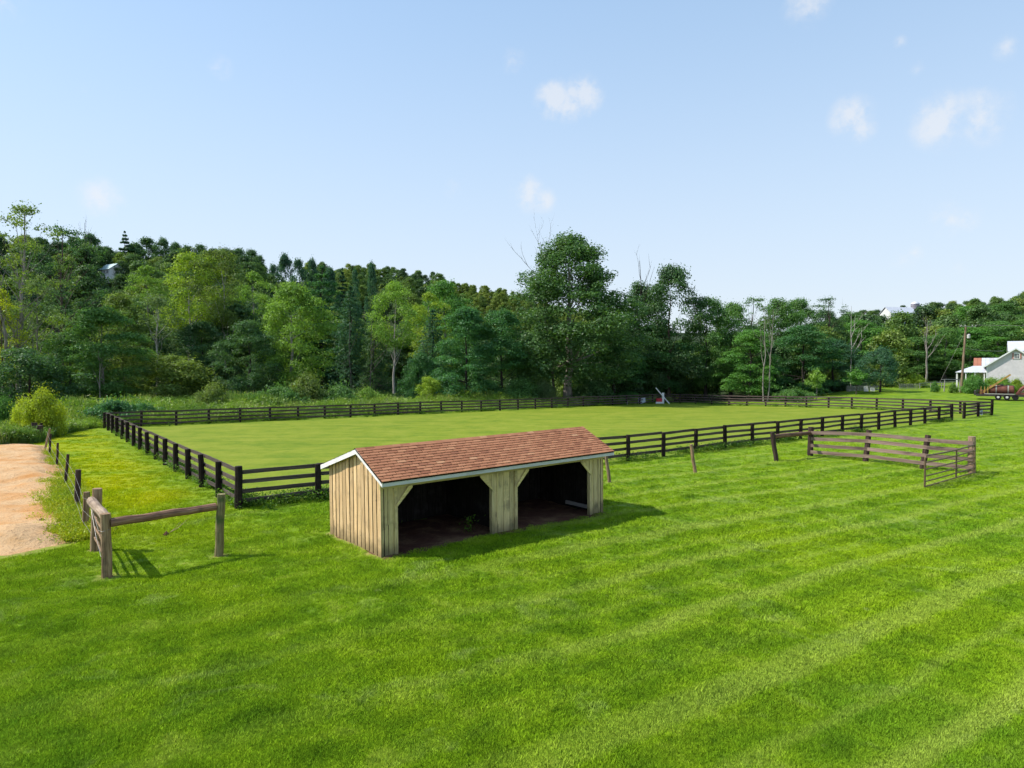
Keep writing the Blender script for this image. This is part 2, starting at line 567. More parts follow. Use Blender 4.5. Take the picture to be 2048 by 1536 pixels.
def ground_mat():
    m, nt, out = newmat('ground')
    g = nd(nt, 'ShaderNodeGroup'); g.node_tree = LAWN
    geo = nd(nt, 'ShaderNodeNewGeometry'); pos = geo.outputs['Position']

    def attr(n):
        a = nd(nt, 'ShaderNodeAttribute'); a.attribute_name = n
        return a.outputs['Fac']
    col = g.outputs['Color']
    fine = noise(nt, pos, 30, 3, .7)
    mid = noise(nt, pos, 3.0, 5, .6)
    # paddock turf: drier, shorter
    pn = noise(nt, pos, .35, 5, .6, .6)
    pm = nd(nt, 'ShaderNodeMapping'); pm.inputs['Rotation'].default_value = (0, 0, R(-10)); pm.inputs['Scale'].default_value = (.12, 1.4, 1)
    lk(nt, pos, pm.inputs['Vector'])
    pstr = noise(nt, pm.outputs[0], .55, 4, .6)
    pc = ramp(nt, pn, [(.28, (.116, .180, .013)), (.50, (.168, .218, .017)), (.72, (.222, .252, .030))])
    pc = mixc(nt, mapr(nt, pstr, .48, .70, 0, .55), pc, (.235, .255, .030))
    pc = mixc(nt, mapr(nt, pstr, .46, .30, 0, .45), pc, (.088, .148, .010))
    pd = noise(nt, pos, 1.9, 5, .7)
    pc = mixc(nt, mapr(nt, pd, .48, .30, 0, .45), pc, (.080, .145, .008))
    pc = mixc(nt, mapr(nt, pd, .54, .72, 0, .55), pc, (.25, .275, .035))
    pin = mapr(nt, math2(nt, 'ADD', attr('pad'), math2(nt, 'MULTIPLY', mid, 2.0)), .6, 3.0)
    col = mixc(nt, pin, col, pc)
    worn = mapr(nt, math2(nt, 'ADD', attr('worn'), math2(nt, 'MULTIPLY', math2(nt, 'SUBTRACT', mid, .5), 1.1)), .45, 1.0, 0, .8)
    col = mixc(nt, worn, col, mixc(nt, mid, (.22, .23, .05), (.40, .27, .13)))
    col = mixc(nt, mapr(nt, fine, .5, .22, 0, .35), col, (.03, .07, .008))
    mead = mapr(nt, math2(nt, 'ADD', attr('mead'), math2(nt, 'MULTIPLY', math2(nt, 'SUBTRACT', mid, .5), .5)), .35, .65)
    col = mixc(nt, mead, col, mixc(nt, mid, (.05, .10, .016), (.11, .17, .035)))
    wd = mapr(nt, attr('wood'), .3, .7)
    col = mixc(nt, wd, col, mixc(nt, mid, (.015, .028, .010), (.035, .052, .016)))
    h = math2(nt, 'ADD', math2(nt, 'MULTIPLY', fine, .4), g.outputs['Height'])
    finish(nt, out, col, .9, .1, bump(nt, h, .55, .06))
    return m


def leaf_mat(name, use_obj=True, stops=None, transl=.36, var=(.68, 1.32), patch=0.0):
    m, nt, out = newmat(name)
    oi = nd(nt, 'ShaderNodeObjectInfo')
    g = nd(nt, 'ShaderNodeNewGeometry')
    if use_obj:
        base = oi.outputs['Color']
    else:
        base = ramp(nt, oi.outputs['Random'], stops)
    v = mapr(nt, g.outputs['Random Per Island'], 0, 1, var[0], var[1], False)
    cc = nd(nt, 'ShaderNodeCombineColor')
    lk(nt, math2(nt, 'MULTIPLY', v, 1.0), cc.inputs[0]); lk(nt, v, cc.inputs[1]); lk(nt, math2(nt, 'POWER', v, .7), cc.inputs[2])
    col = mixc(nt, 1.0, base, cc.outputs[0], 'MULTIPLY')
    big = noise(nt, g.outputs['Position'], .45, 3, .5)
    col = mixc(nt, mapr(nt, big, .40, .66, 0, .34), col, mixc(nt, 1.0, col, (1.65, 1.35, .75), 'MULTIPLY'))
    if patch:
        pn = noise(nt, g.outputs['Position'], .11, 4, .6, .5)
        col = mixc(nt, mapr(nt, pn, .52, .36, 0, patch), col, (.08, .165, .028))
        col = mixc(nt, mapr(nt, pn, .52, .66, 0, patch), col, (.22, .34, .05))
    d = nd(nt, 'ShaderNodeBsdfDiffuse'); lk(nt, col, d.inputs['Color'])
    t = nd(nt, 'ShaderNodeBsdfTranslucent'); lk(nt, mixc(nt, 1.0, col, (1.25, 1.3, .55), 'MULTIPLY'), t.inputs['Color'])
    mx = nd(nt, 'ShaderNodeMixShader', inp={'Fac': transl})
    lk(nt, d.outputs[0], mx.inputs[1]); lk(nt, t.outputs[0], mx.inputs[2])
    gl = nd(nt, 'ShaderNodeBsdfGlossy', inp={'Roughness': .5, 'Color': (1, 1, 1, 1)})
    mx2 = nd(nt, 'ShaderNodeMixShader', inp={'Fac': .018})
    lk(nt, mx.outputs[0], mx2.inputs[1]); lk(nt, gl.outputs[0], mx2.inputs[2])
    lk(nt, mx2.outputs[0], out.inputs['Surface'])
    return m


def blade_mat():
    m, nt, out = newmat('grass_blade')
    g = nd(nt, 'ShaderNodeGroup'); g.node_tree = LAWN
    geo = nd(nt, 'ShaderNodeNewGeometry')
    v = mapr(nt, geo.outputs['Random Per Island'], 0, 1, 1.0, 2.5, False)
    cc = nd(nt, 'ShaderNodeCombineColor')
    for k in range(3): lk(nt, v, cc.inputs[k])
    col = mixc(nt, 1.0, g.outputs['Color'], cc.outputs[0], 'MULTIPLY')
    nv = nd(nt, 'ShaderNodeVectorMath', operation='ADD'); lk(nt, geo.outputs['Normal'], nv.inputs[0]); nv.inputs[1].default_value = (0, 0, 1.6)
    nn = nd(nt, 'ShaderNodeVectorMath', operation='NORMALIZE'); lk(nt, nv.outputs[0], nn.inputs[0])
    d = nd(nt, 'ShaderNodeBsdfDiffuse'); lk(nt, col, d.inputs['Color']); lk(nt, nn.outputs[0], d.inputs['Normal'])
    t = nd(nt, 'ShaderNodeBsdfTranslucent'); lk(nt, col, t.inputs['Color'])
    mx = nd(nt, 'ShaderNodeMixShader', inp={'Fac': .3})
    lk(nt, d.outputs[0], mx.inputs[1]); lk(nt, t.outputs[0], mx.inputs[2])
    lk(nt, mx.outputs[0], out.inputs['Surface'])
    return m


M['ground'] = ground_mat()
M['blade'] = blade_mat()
M['leaf'] = leaf_mat('leaf')
M['weed'] = leaf_mat('weed_leaf', False, [(0, (.11, .21, .024)), (.35, (.155, .28, .036)), (.65, (.195, .300, .040)), (.85, (.24, .31, .10)), (1, (.36, .39, .21))], .35, patch=.8)
M['lane_weed'] = leaf_mat('bright_weed', False, [(0, (.17, .27, .010)), (.5, (.27, .35, .010)), (1, (.36, .38, .03))], .35)
M['base_weed'] = leaf_mat('fence_weed', False, [(0, (.055, .13, .012)), (.5, (.085, .18, .016)), (1, (.12, .22, .02))], .35)
M['hill_leaf'] = leaf_mat('hill_leaf', False, [(0, (.050, .104, .046)), (.30, (.064, .132, .044)), (.55, (.086, .166, .044)), (.80, (.122, .206, .046)), (1, (.19, .26, .050))], .32)
M['ridge_leaf'] = leaf_mat('ridge_leaf', False, [(0, (.095, .165, .035)), (.5, (.14, .215, .04)), (1, (.20, .26, .05))], .3)


def bark_mat():
    m, nt, out = newmat('bark')
    oi = nd(nt, 'ShaderNodeObjectInfo'); t = nd(nt, 'ShaderNodeTexCoord')
    mp = nd(nt, 'ShaderNodeMapping'); mp.inputs['Scale'].default_value = (1, 1, .25)
    lk(nt, t.outputs['Object'], mp.inputs['Vector'])
    n = noise(nt, mp.outputs[0], 5, 5, .65)
    col = mixc(nt, mapr(nt, n, .35, .65, .0, .7), oi.outputs['Color'], mixc(nt, 1.0, oi.outputs['Color'], (.42, .38, .36), 'MULTIPLY'))
    finish(nt, out, col, .9, .15, bump(nt, n, .6, .04))
    return m


M['bark'] = bark_mat()


def dirt_mat(name, stops, dark, sc=.5):
    m, nt, out = newmat(name)
    g = nd(nt, 'ShaderNodeNewGeometry'); pos = g.outputs['Position']
    n = noise(nt, pos, sc, 5, .6, .5); f = noise(nt, pos, 9, 5, .65); ff = noise(nt, pos, 60, 3, .7)
    col = ramp(nt, n, stops)
    col = mixc(nt, mapr(nt, f, .54, .70, 0, .6), col, dark)
    col = mixc(nt, mapr(nt, ff, .55, .8, 0, .35), col, dark)
    finish(nt, out, col, .95, .1, bump(nt, f, .8, .08))
    return m


M['dirt'] = dirt_mat('orange_dirt', [(.30, (.47, .225, .075)), (.43, (.51, .285, .125)), (.55, (.54, .355, .195)), (.66, (.51, .30, .135)), (.78, (.48, .235, .06))], (.19, .105, .055))
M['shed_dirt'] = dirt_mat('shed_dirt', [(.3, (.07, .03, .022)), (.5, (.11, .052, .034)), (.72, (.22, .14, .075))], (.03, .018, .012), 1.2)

# ------------------------------------------------------------------ ground sheet
SHED_O = Vector((-3.69, 18.78)); SHED_A = math.atan2(.632, .775)
SHED_L, SHED_D = 9.12, 3.46
POST_SPOTS = []


def graded(parts):
    out = [parts[0][0]]
    for a, b, st in parts:
        n = max(1, int(round((b - a) / st)))
        out.extend(np.linspace(a, b, n + 1)[1:])
    return np.array(out)


LOT_PX = [(0, 1114), (45, 1108), (100, 1097), (146, 1084), (136, 1052), (116, 1016), (134, 988), (140, 962), (128, 942), (112, 928),
          (116, 914), (100, 899), (84, 892), (40, 889), (0, 891)]
LOT = [P(*q) for q in LOT_PX]
LOT_POLY = [(p.x, p.y) for p in LOT] + [(-60, 46), (-60, 18.5), (-22, 18.3)]


def poly_sd(poly, x, y):
    """signed distance, positive inside"""
    x = np.asarray(x, float); y = np.asarray(y, float)
    d = np.full(x.shape, 1e9); ins = np.zeros(x.shape, bool)
    n = len(poly)
    for i in range(n):
        ax, ay = poly[i]; bx, by = poly[(i + 1) % n]
        ex, ey = bx - ax, by - ay
        t = np.clip(((x - ax) * ex + (y - ay) * ey) / (ex * ex + ey * ey + 1e-9), 0, 1)
        d = np.minimum(d, np.hypot(x - ax - t * ex, y - ay - t * ey))
        c = ((ay > y) != (by > y)) & (x < (bx - ax) * (y - ay) / (by - ay + 1e-12) + ax)
        ins ^= c
    return np.where(ins, d, -d)


def st_coords(x, y):
    return ((x - PC[0]) * PU[0] + (y - PC[1]) * PU[1]), ((x - PC[0]) * PV[0] + (y - PC[1]) * PV[1])


def wood_edge(px):
    """depth at which the woods begin, by direction"""
    return np.interp(px, [-800, 0, 150, 400, 700, 1000, 1400, 1560, 1640, 1700, 1760, 1850, 2050, 2800],
                     [62, 72, 80, 88, 98, 104, 106, 104, 106, 112, 120, 128, 132, 135])


def mesh_grid(name, X, Y, Zf, mat, attrs=None):
    xx, yy = np.meshgrid(X, Y)
    zz = Zf(xx, yy)
    nx, ny = len(X), len(Y)
    co = np.stack([xx.ravel(), yy.ravel(), zz.ravel()], 1)
    i = np.arange(nx * ny).reshape(ny, nx)
    f = np.stack([i[:-1, :-1].ravel(), i[:-1, 1:].ravel(), i[1:, 1:].ravel(), i[1:, :-1].ravel()], 1)
    me = quads(name, co, f, mat)
    me.polygons.foreach_set('use_smooth', np.ones(len(f), bool))
    for n, fn in (attrs or {}).items():
        a = me.attributes.new(n, 'FLOAT', 'POINT')
        a.data.foreach_set('value', np.asarray(fn(xx, yy), np.float32).ravel())
    return me


def quads(name, co, f, mat):
    me = bpy.data.meshes.new(name)
    k = f.shape[1]
    me.vertices.add(len(co)); me.vertices.foreach_set('co', np.asarray(co, np.float32).ravel())
    me.loops.add(len(f) * k); me.loops.foreach_set('vertex_index', np.asarray(f, np.int32).ravel())
    me.polygons.add(len(f))
    me.polygons.foreach_set('loop_start', np.arange(0, len(f) * k, k, dtype=np.int32))
    me.polygons.foreach_set('loop_total', np.full(len(f), k, np.int32))
    me.update(calc_edges=True)
    if mat: me.materials.append(mat)
    return me


WORN_PTS = []     # (x, y, radius)


def a_pad(x, y):
    s, t = st_coords(x, y)
    return np.minimum(np.minimum(s, PL - s), np.minimum(t, PW - t))


def a_mead(x, y):
    s, t = st_coords(x, y)
    m = np.minimum(sstep(PW + .2, PW + 1.8, t), sstep(112, 96, s))
    px = 1024 + FPX * x / np.maximum(y, 1)
    left = sstep(.0, 3.0, y - np.interp(px, [-500, 0, 70, 130, 205], [46, 46, 48, 54, 61])) * (px < 215) * (y > 40)
    m = np.maximum(m, left)
    r = sstep(PW - 2, PW + 10, t) * 0
    # the far lawn on the right stays mown
    lawn = (px > 1560) * sstep(1560, 1640, px)
    return np.maximum(m * (1 - lawn), r)


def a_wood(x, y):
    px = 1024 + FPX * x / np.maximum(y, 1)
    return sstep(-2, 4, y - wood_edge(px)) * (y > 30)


def a_lane(x, y):
    s, t = st_coords(x, y)
    m = sstep(0.3, -2.0, s) * sstep(-9, 2, t) * sstep(-14.0, -9.0, s)
    return m * (y < 66)


def a_worn(x, y):
    w = np.zeros_like(x)
    for (px_, py_, r, wt_) in WORN_PTS:
        w = np.maximum(w, np.exp(-((x - px_) ** 2 + (y - py_) ** 2) / (r * r)) * wt_)
    ca, sa = math.cos(SHED_A), math.sin(SHED_A)
    lx = (x - SHED_O.x) * ca + (y - SHED_O.y) * sa
    ly = -(x - SHED_O.x) * sa + (y - SHED_O.y) * ca
    dx = np.maximum(np.maximum(-lx, lx - SHED_L), 0); dy = np.maximum(np.maximum(-ly, ly - SHED_D), 0)
    d = np.hypot(dx, dy)
    near = np.exp(-(d / .33) ** 2) * .85
    near = np.where(lx > .3, near * .5, near)
    w = np.maximum(w, near)
    sd = poly_sd(LOT_POLY, x, y)
    w = np.maximum(w, np.exp(-(np.minimum(sd + .1, 0) / .45) ** 2) * (sd > -3) * .75)
    return w

# ---- positions of the loose posts and braces (ground contact / top as seen in the photograph)
WIRE_POSTS = [((170, 1059.4), (169, 984), .10), ((153.9, 1016), (153.3, 939.5), .10), ((130.3, 972.6), (133.1, 908.4), .062),
              ((114.2, 938.6), (112.9, 885.7), .058), ((99.1, 914), (99.1, 867.8), .062), ((88.7, 902.7), (97.8, 857.4), .06)]
BRACE_L = [((213.9, 1153.8), (206, 1027), .125), ((190.5, 1101.4), (190.5, 977), .135), ((437.3, 1111.5), (439.7, 988), .118)]
BRACE_R = [((1552.8, 922), (1545.8, 864.6), .125), ((1620.3, 911.5), (1623.6, 854), .165), ((1731, 922.5), (1740, 860), .15),
           ((1845, 937), (1858.6, 870), .15), ((1943, 945.5), (1946.5, 872.8), .18)]
STAKES = [((1390.4, 945.3), (1383.3, 888.8), .085), ((1218.9, 965), (1212.7, 909), .08)]
for lst, r in ((BRACE_L, .42), (STAKES, .2), (WIRE_POSTS, .25), (BRACE_R, .3)):
    for b, t, _ in lst:
        p = P(*b); WORN_PTS.append((p.x, p.y, r, 1.0))
pa, pb = P(225, 1152), P(437, 1112)
for k in range(9):                       # worn strip under the long rail
    q = pa.lerp(pb, k / 8); WORN_PTS.append((q.x + .2 + random.uniform(-.2, .2), q.y + .1 + random.uniform(-.15, .15), random.uniform(.25, .45), random.uniform(.55, .8)))
for k in range(1, 15):
    WORN_PTS.append((PC[0] + PV[0] * k * 2.967, PC[1] + PV[1] * k * 2.967, .34, .9))

GX = graded([(-1900, -700, 120), (-700, -260, 30), (-260, -90, 7), (-90, -45, 2), (-45, -17, .7), (-17, 12, .3), (12, 60, .7), (60, 110, 2), (110, 300, 8), (300, 800, 36), (800, 1900, 120)])
GY = graded([(-60, 0, 15), (0, 7, 1.5), (7, 27, .3), (27, 75, .6), (75, 130, 1.4), (130, 330, 5), (330, 620, 12), (620, 1500, 60), (1500, 3200, 200)])
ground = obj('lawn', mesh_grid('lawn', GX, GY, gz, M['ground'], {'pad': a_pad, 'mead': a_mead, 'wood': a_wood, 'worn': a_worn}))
tag(ground, kind='structure')


def lot_z(x, y):
    d = poly_sd(LOT_POLY, x, y) + .35 * vnoise(x / .8, y / .8, 9) + .18 * vnoise(x / .28, y / .28, 10)
    z = gz(x, y) + np.clip(d * .16, -.12, .10)
    inn = sstep(0, 1.2, d)

    def mound(px, py, r, h, ey=1.0):
        p = P(px, py)
        return h * np.exp(-(((x - p.x) / r) ** 2 + ((y - p.y) / (r * ey)) ** 2))
    hh = mound(40, 1075, 1.5, .26, .8) + mound(8, 1085, 1.2, .16, .8) + mound(30, 950, 4.2, .40, .9) + mound(75, 905, 3.5, .22) + mound(10, 920, 4, .25)
    hh = hh + .06 * vnoise(x / .9, y / .9, 12) + .03 * vnoise(x / .3, y / .3, 13)
    return z + hh * inn


lot = obj('dirt_lot', mesh_grid('dirt_lot', graded([(-60, -33, .9), (-33, -11.5, .16)]), graded([(17.5, 47.5, .19)]), lot_z, M['dirt']))
tag(lot, kind='structure')


def shed_floor_z(x, y):
    ca, sa = math.cos(SHED_A), math.sin(SHED_A)
    lx = (x - SHED_O.x) * ca + (y - SHED_O.y) * sa
    ly = -(x - SHED_O.x) * sa + (y - SHED_O.y) * ca
    d = np.minimum(np.minimum(lx - .05, SHED_L - .05 - lx), np.minimum(ly + .12 + .25 * np.sin(lx * 1.7) * .5, SHED_D - .05 - ly))
    d = d + .12 * vnoise(x / .5, y / .5, 21)
    return gz(x, y) + np.clip(d * .2, -.1, .03) + .02 * vnoise(x / .4, y / .4, 22)


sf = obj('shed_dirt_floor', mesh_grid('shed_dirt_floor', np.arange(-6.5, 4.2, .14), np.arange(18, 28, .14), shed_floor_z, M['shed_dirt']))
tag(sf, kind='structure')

# ------------------------------------------------------------------ paddock fences


def post_mesh(name, h, w, mat, below=.25, n=8):
    m = MB()
    lv = [(-below, 1.0), (h * .35, 1.0), (h * .75, .97), (h - .02, .95), (h, .86)]
    ph = random.random()
    b0 = 0
    vs = []; fs = []
    for z, s in lv:
        jx, jy = random.uniform(-.012, .012), random.uniform(-.012, .012)
        for k in range(n):
            a = 2 * math.pi * (k + .5) / n
            c = max(abs(math.cos(a)), abs(math.sin(a)))
            r = w / 2 * (1 / c * .55 + .50) * s * (1 + random.uniform(-.04, .04))
            vs.append((math.cos(a) * r + jx, math.sin(a) * r + jy, z))
    for i in range(len(lv) - 1):
        for k in range(n):
            fs.append((i * n + k, i * n + (k + 1) % n, (i + 1) * n + (k + 1) % n, (i + 1) * n + k))
    fs.append(tuple(range(n))[::-1]); fs.append(tuple((len(lv) - 1) * n + k for k in range(n)))
    m.add(vs, fs)
    return m.mesh(name, mat)


POSTS = [post_mesh('post', 1.45, .23, M['creosote']) for _ in range(5)]
RAILS = [board_mesh('rail', 1.0, .155, .042, M['rail'], 'x', 6, .006) for _ in range(6)]
RAIL_Z = [.29, .65, 1.01, 1.37]


def span_rail(name, me, a, b, parent, zs=1.0):
    d = Vector(b) - Vector(a)
    o = obj(name, me, parent, Vector(a) - parent.location,
            (0, -math.asin(d.z / d.length), math.atan2(d.y, d.x)), (d.length, 1, zs))
    return o


def paddock_fence(label, p0, p1, n, inward, first=True, last=True, tall=()):
    p0 = np.array(p0); p1 = np.array(p1)
    pts = []
    for k in range(n + 1):
        q = p0 + (p1 - p0) * k / n
        pts.append(Vector((q[0], q[1], g1(q[0], q[1]))))
    root = empty('paddock_fence', pts[0])
    tag(root, label, 'fence', 'dark board fences round the paddock')
    ang = math.atan2(p1[1] - p0[1], p1[0] - p0[0])
    for k, q in enumerate(pts):
        if (k == 0 and not first) or (k == n and not last):
            continue
        sc = 1.12 if k in tall else random.uniform(.975, 1.03)
        obj('post', random.choice(POSTS), root, q - root.location,
            (random.uniform(-.03, .03), random.uniform(-.03, .03), ang + random.choice((0, math.pi / 2, math.pi)) + random.uniform(-.06, .06)), (sc if k in tall else 1, sc if k in tall else 1, sc))
    off = Vector((inward[0], inward[1], 0)) * .135
    for k in range(n):
        for z in RAIL_Z:
            j0, j1 = random.uniform(-.03, .03), random.uniform(-.03, .03)
            span_rail('rail', random.choice(RAILS), pts[k] + off + Vector((0, 0, z + j0)), pts[k + 1] + off + Vector((0, 0, z + j1)), root)
    return root, pts


C0 = PC; C1 = PC + PU * PL; C2 = PC + PU * PL + PV * PW; C3 = PC + PV * PW
F_LEFT, _ = paddock_fence('dark post and board fence running away along the left side of the paddock', C0, C3, 15, PU, tall=(0,))
F_FRONT, _ = paddock_fence('long near side paddock fence passing behind the wooden shed', C0 + PU * .1, PC + PU * 66.4, 22, PV, first=False, tall=(22,))
F_BACK, BACK_PTS = paddock_fence('far paddock fence along the weedy meadow at the foot of the woods', C3, C2, 26, -PV, first=False)
F_RIGHT, _ = paddock_fence('far right paddock fence in front of the distant lawn', C2, C1, 15, -PU, first=False, last=False)
F_STUB, _ = paddock_fence('short two-bay fence panel with a small sign beside the paddock opening', PC + PU * 69.4, C1, 2, PV, tall=(0, 2))

# extra gate post beside the opening and the small closing post by the near corner
def lean_post(name, base, top, r, mat, parent=None, n=10, zlift=0.0):
    b = P(*base)
    hgt = z_at(top[1], b.y) - b.z
    tx = (top[0] - 1024) / FPX * b.y
    d = Vector((tx, b.y, b.z + hgt)) - b
    m = MB()
    k = 5
    pts = [b - d * (.12)] + [b + d * (i / k) + Vector((random.uniform(-.012, .012), random.uniform(-.012, .012), 0)) * (0 < i < k) for i in range(k + 1)]
    rad = [r * 1.02] + [r * (1.02 - .07 * i / k) for i in range(k + 1)]
    o0 = parent.location if parent is not None else b
    m.tube([p - o0 for p in pts], rad, n, True, .035)
    o = m.build(name, mat, parent, (0, 0, 0) if parent is not None else b, smooth=False)
    return o, b, b + d


def log_between(name, a, b, r0, r1, mat, parent, n=10):
    d = Vector(b) - Vector(a)
    m = MB()
    k = 7
    pts = [Vector((d.length * i / k, random.uniform(-.012, .012) * (0 < i < k), random.uniform(-.012, .012) * (0 < i < k))) for i in range(k + 1)]
    m.tube(pts, [r0 + (r1 - r0) * i / k + random.uniform(-.006, .006) for i in range(k + 1)], n, True, .03)
    o = obj(name, m.mesh(name, mat), parent, Vector(a) - parent.location, (0, -math.asin(d.z / d.length), math.atan2(d.y, d.x)))
    return o


def strand(name, pts, r, mat, parent=None, loc=None):
    m = MB()
    o0 = parent.location if parent is not None else Vector(pts[0])
    m.tube([Vector(p) - o0 for p in pts], r, 4, True)
    return m.build(name, mat, parent, (0, 0, 0) if parent is not None else o0)


# ------------------------------------------------------------------ left H brace
b0 = P(*BRACE_L[0][0])
br = empty('corner_brace', b0)
tag(br, 'rough log corner brace of three posts beside the dirt lot', 'fence brace')
o, fb, ft = lean_post('post', *BRACE_L[0], M['log_post'], br, 12)
o, bb, bt = lean_post('post', *BRACE_L[1], M['log_post'], br, 12)
o, rb, rt = lean_post('post', *BRACE_L[2], M['mossy_post'], br, 12)
o['label'] = 'greenish weathered right post'
za = z_at(1046, fb.y); zb = z_at(1013, rb.y)
dirn = (rb - fb).normalized()
log_between('rail', Vector((ft.x + .10, fb.y + .03, za)), Vector((rb.x - .06, rb.y - .02, zb)), .118, .105, M['brown_log'], br, 12)
log_between('rail', Vector((bb.x - .02, bb.y - .1, z_at(1000, bb.y))), Vector((ft.x - .03, fb.y + .08, z_at(1037, fb.y))), .125, .115, M['pale_log'], br, 12)
for hgt in (.42, .74, 1.04):
    log_between('side_rail', bb + Vector((.02, -.05, hgt)), fb + Vector((-.03, .05, hgt - .03)), .03, .028, M['log_post'], br, 6)
strand('wire', [bt + Vector((-.14, -.12, -.42)), bb.lerp(fb, .5) + Vector((-.12, 0, .75)), fb + Vector((-.13, -.02, .52))], .006, M['wire'], br)
strand('wire', [bt + Vector((-.14, -.12, -.40)), ft + Vector((-.13, -.09, -.42)), ft + Vector((.0, -.14, -.44)), ft + Vector((.13, -.05, -.40))], .006, M['wire'], br)

# ------------------------------------------------------------------ wire fence along the dirt lot
w0 = P(*WIRE_POSTS[0][0])
wf = empty('wire_fence', w0)
tag(wf, 'crooked wooden posts strung with wire along the edge of the dirt lot', 'fence')
wp = []
for k, (b, t, r) in enumerate(WIRE_POSTS):
    o, pb_, pt_ = lean_post('post', b, t, r, M['log_post'] if k < 1 else (M['pale_post'] if k == 5 else M['dark_log']), wf, 8)
    wp.append((pb_, pt_))
chain = [(bb, bt)] + wp
for fr in (.86, .55, .28):
    pts = []
    for k, (a, b) in enumerate(chain):
        q = a.lerp(b, fr if k else fr * .95); pts.append(q + Vector((-.10, -.04, 0)))
        if k + 1 < len(chain):
            nx = chain[k + 1][0].lerp(chain[k + 1][1], fr); pts.append(q.lerp(nx, .5) + Vector((-.1, 0, -.04)))
    strand('wire', pts, .0045, M['wire'], wf)

for k, (b, t, r, lab) in enumerate([((77.8, 884), (77.5, 851), .30, 'stout dark gate post nearest the end of the wire fence'),
                                    ((71, 879), (66.5, 845), .28, 'stout dark gate post leaning beside the tall weeds'),
                                    ((82, 876), (80.5, 846), .22, 'thinner dark post behind the two stout gate posts')]):
    o, _, _ = lean_post('gate_post', b, t, r * .72, M['dark_log'], None, 8)
    tag(o, lab, 'post', 'old gate posts at the edge of the weeds')

# ------------------------------------------------------------------ right hand board fence with brace
p_c = P(*BRACE_R[1][0])
rf = empty('board_fence', p_c)
tag(rf, 'weathered grey four-rail fence with log brace and pale end post', 'fence')
tops = []
for k, (b, t, r) in enumerate(BRACE_R):
    o, pb_, pt_ = lean_post('post', b, t, r, M['pale_post'] if k == 4 else M['dark_log'], rf, 10)
    if k == 4: o['label'] = 'pale round end post'
    tops.append((pb_, pt_))
log_between('brace_log', tops[0][0].lerp(tops[0][1], .86) + Vector((.08, 0, 0)), tops[1][0].lerp(tops[1][1], .80), .115, .12, M['brown_log'], rf)
GR = [board_mesh('rail', 1.0, .19, .05, M['grey_rail'], 'x', 8, .010) for _ in range(5)]
fr4 = [(.815, .87, .86, .80), (.60, .655, .64, .58), (.37, .405, .40, .36), (.15, .175, .175, .13)]
for row in fr4:
    for k in range(3):
        (a0, a1), (c0, c1) = tops[1 + k], tops[2 + k]
        pa_ = a0.lerp(a1, row[k]); pb_ = c0.lerp(c1, row[k + 1] + (.0 if k < 2 else .02))
        off = Vector((-.06, -.17, 0))
        span_rail('rail', random.choice(GR), pa_ + off, pb_ + off * (1.0 if k < 2 else 1.1), rf)

# tubular gate
gl = P(1849.3, 976); gr_ = P(1948.9, 947.8)
gate = empty('tube_gate', gl)
tag(gate, 'rusty brown tubular field gate swung open from the pale end post', 'gate')
gh = 1.36
ga = gl + Vector((0, 0, .06)); gb = gr_ + Vector((0, 0, .08))
up = Vector((0, 0, 1))
ghb = gh * 1.02


def gpt(f, z):
    sag = .05 * math.sin(math.pi * min(f, 1)) * (z / gh)
    return ga.lerp(gb, f) + up * (z + (ghb - gh) * f * z / gh - sag) - gl


fr = MB()
fr.tube([gpt(0, 0), gpt(0, gh - .1), gpt(.012, gh - .03), gpt(.03, gh)] + [gpt(k / 10, gh) for k in range(1, 10)] + [gpt(.97, gh), gpt(.99, gh - .03), gpt(1, gh - .1), gpt(1, 0)], .040, 6)
fr.build('frame', M['tube'], gate)
for z in (.0, .22, .46, .76, 1.07):
    b = MB(); b.tube([gpt(.004, z), gpt(.33, z), gpt(.66, z), gpt(.996, z)], .034, 6); b.build('bar', M['tube'], gate)
b = MB(); b.box(-.032, .032, -.014, .014, 0, gh, Matrix.Translation(gpt(.60, 0))); b.build('stay', M['tube'], gate)

for k, (b, t, r) in enumerate(STAKES):
    o, _, _ = lean_post('stake', b, t, r, M['pale_post'] if k else M['log_post'], None, 8)
    tag(o, ['lone leaning wooden stake standing in the mown lawn', 'pale lone stake just behind the right end of the shed'][k], 'stake', 'lone stakes in the lawn')

# uprooted clump with a long dry blade
c = P(335, 1070)
cl = empty('grass_clod', c); tag(cl, 'small brown clod with long pale blades sticking out of the lawn', 'clod')
m = MB()
for k in range(7):
    a = random.uniform(0, 6.28); r = random.uniform(0, .10)
    x, y = math.cos(a) * r, math.sin(a) * r
    m.tube([(x, y, -.03), (x * 1.1, y * 1.1, .03), (x * .6, y * .6, random.uniform(.07, .13))], [.06, .05, .015], 6, True, .2)
m.build('clod', M['shed_dirt'], cl)
for e in ((.58, .25, .50), (.50, .30, .44), (.36, .1, .40)):
    b = MB(); b.tube([(0.03, 0, .05), (e[0] * .5, e[1] * .5, e[2] * .42), e], [.006, .009, .002], 4); b.build('blade', M['pale_post'], cl)

# ------------------------------------------------------------------ the run-in shed
shed = empty('run_in_shed', (SHED_O.x, SHED_O.y, g1(SHED_O.x, SHED_O.y) - .0), SHED_A)
shed.rotation_euler = (0, R(-.55), SHED_A)
tag(shed, 'low two-bay wooden livestock shed with red-brown shingle roof and yellowed boards', 'shed')
FE, RY, BE = -.35, 1.20, 3.71             # front eave, ridge, back eave (depth)
FZ, RZ, BZ = 2.245, 3.00, 2.255           # roof top heights there
X0, X1 = -.13, 9.25


def roof_z(y):
    return FZ + (RZ - FZ) * (y - FE) / (RY - FE) if y < RY else RZ + (BZ - RZ) * (y - RY) / (BE - RY)


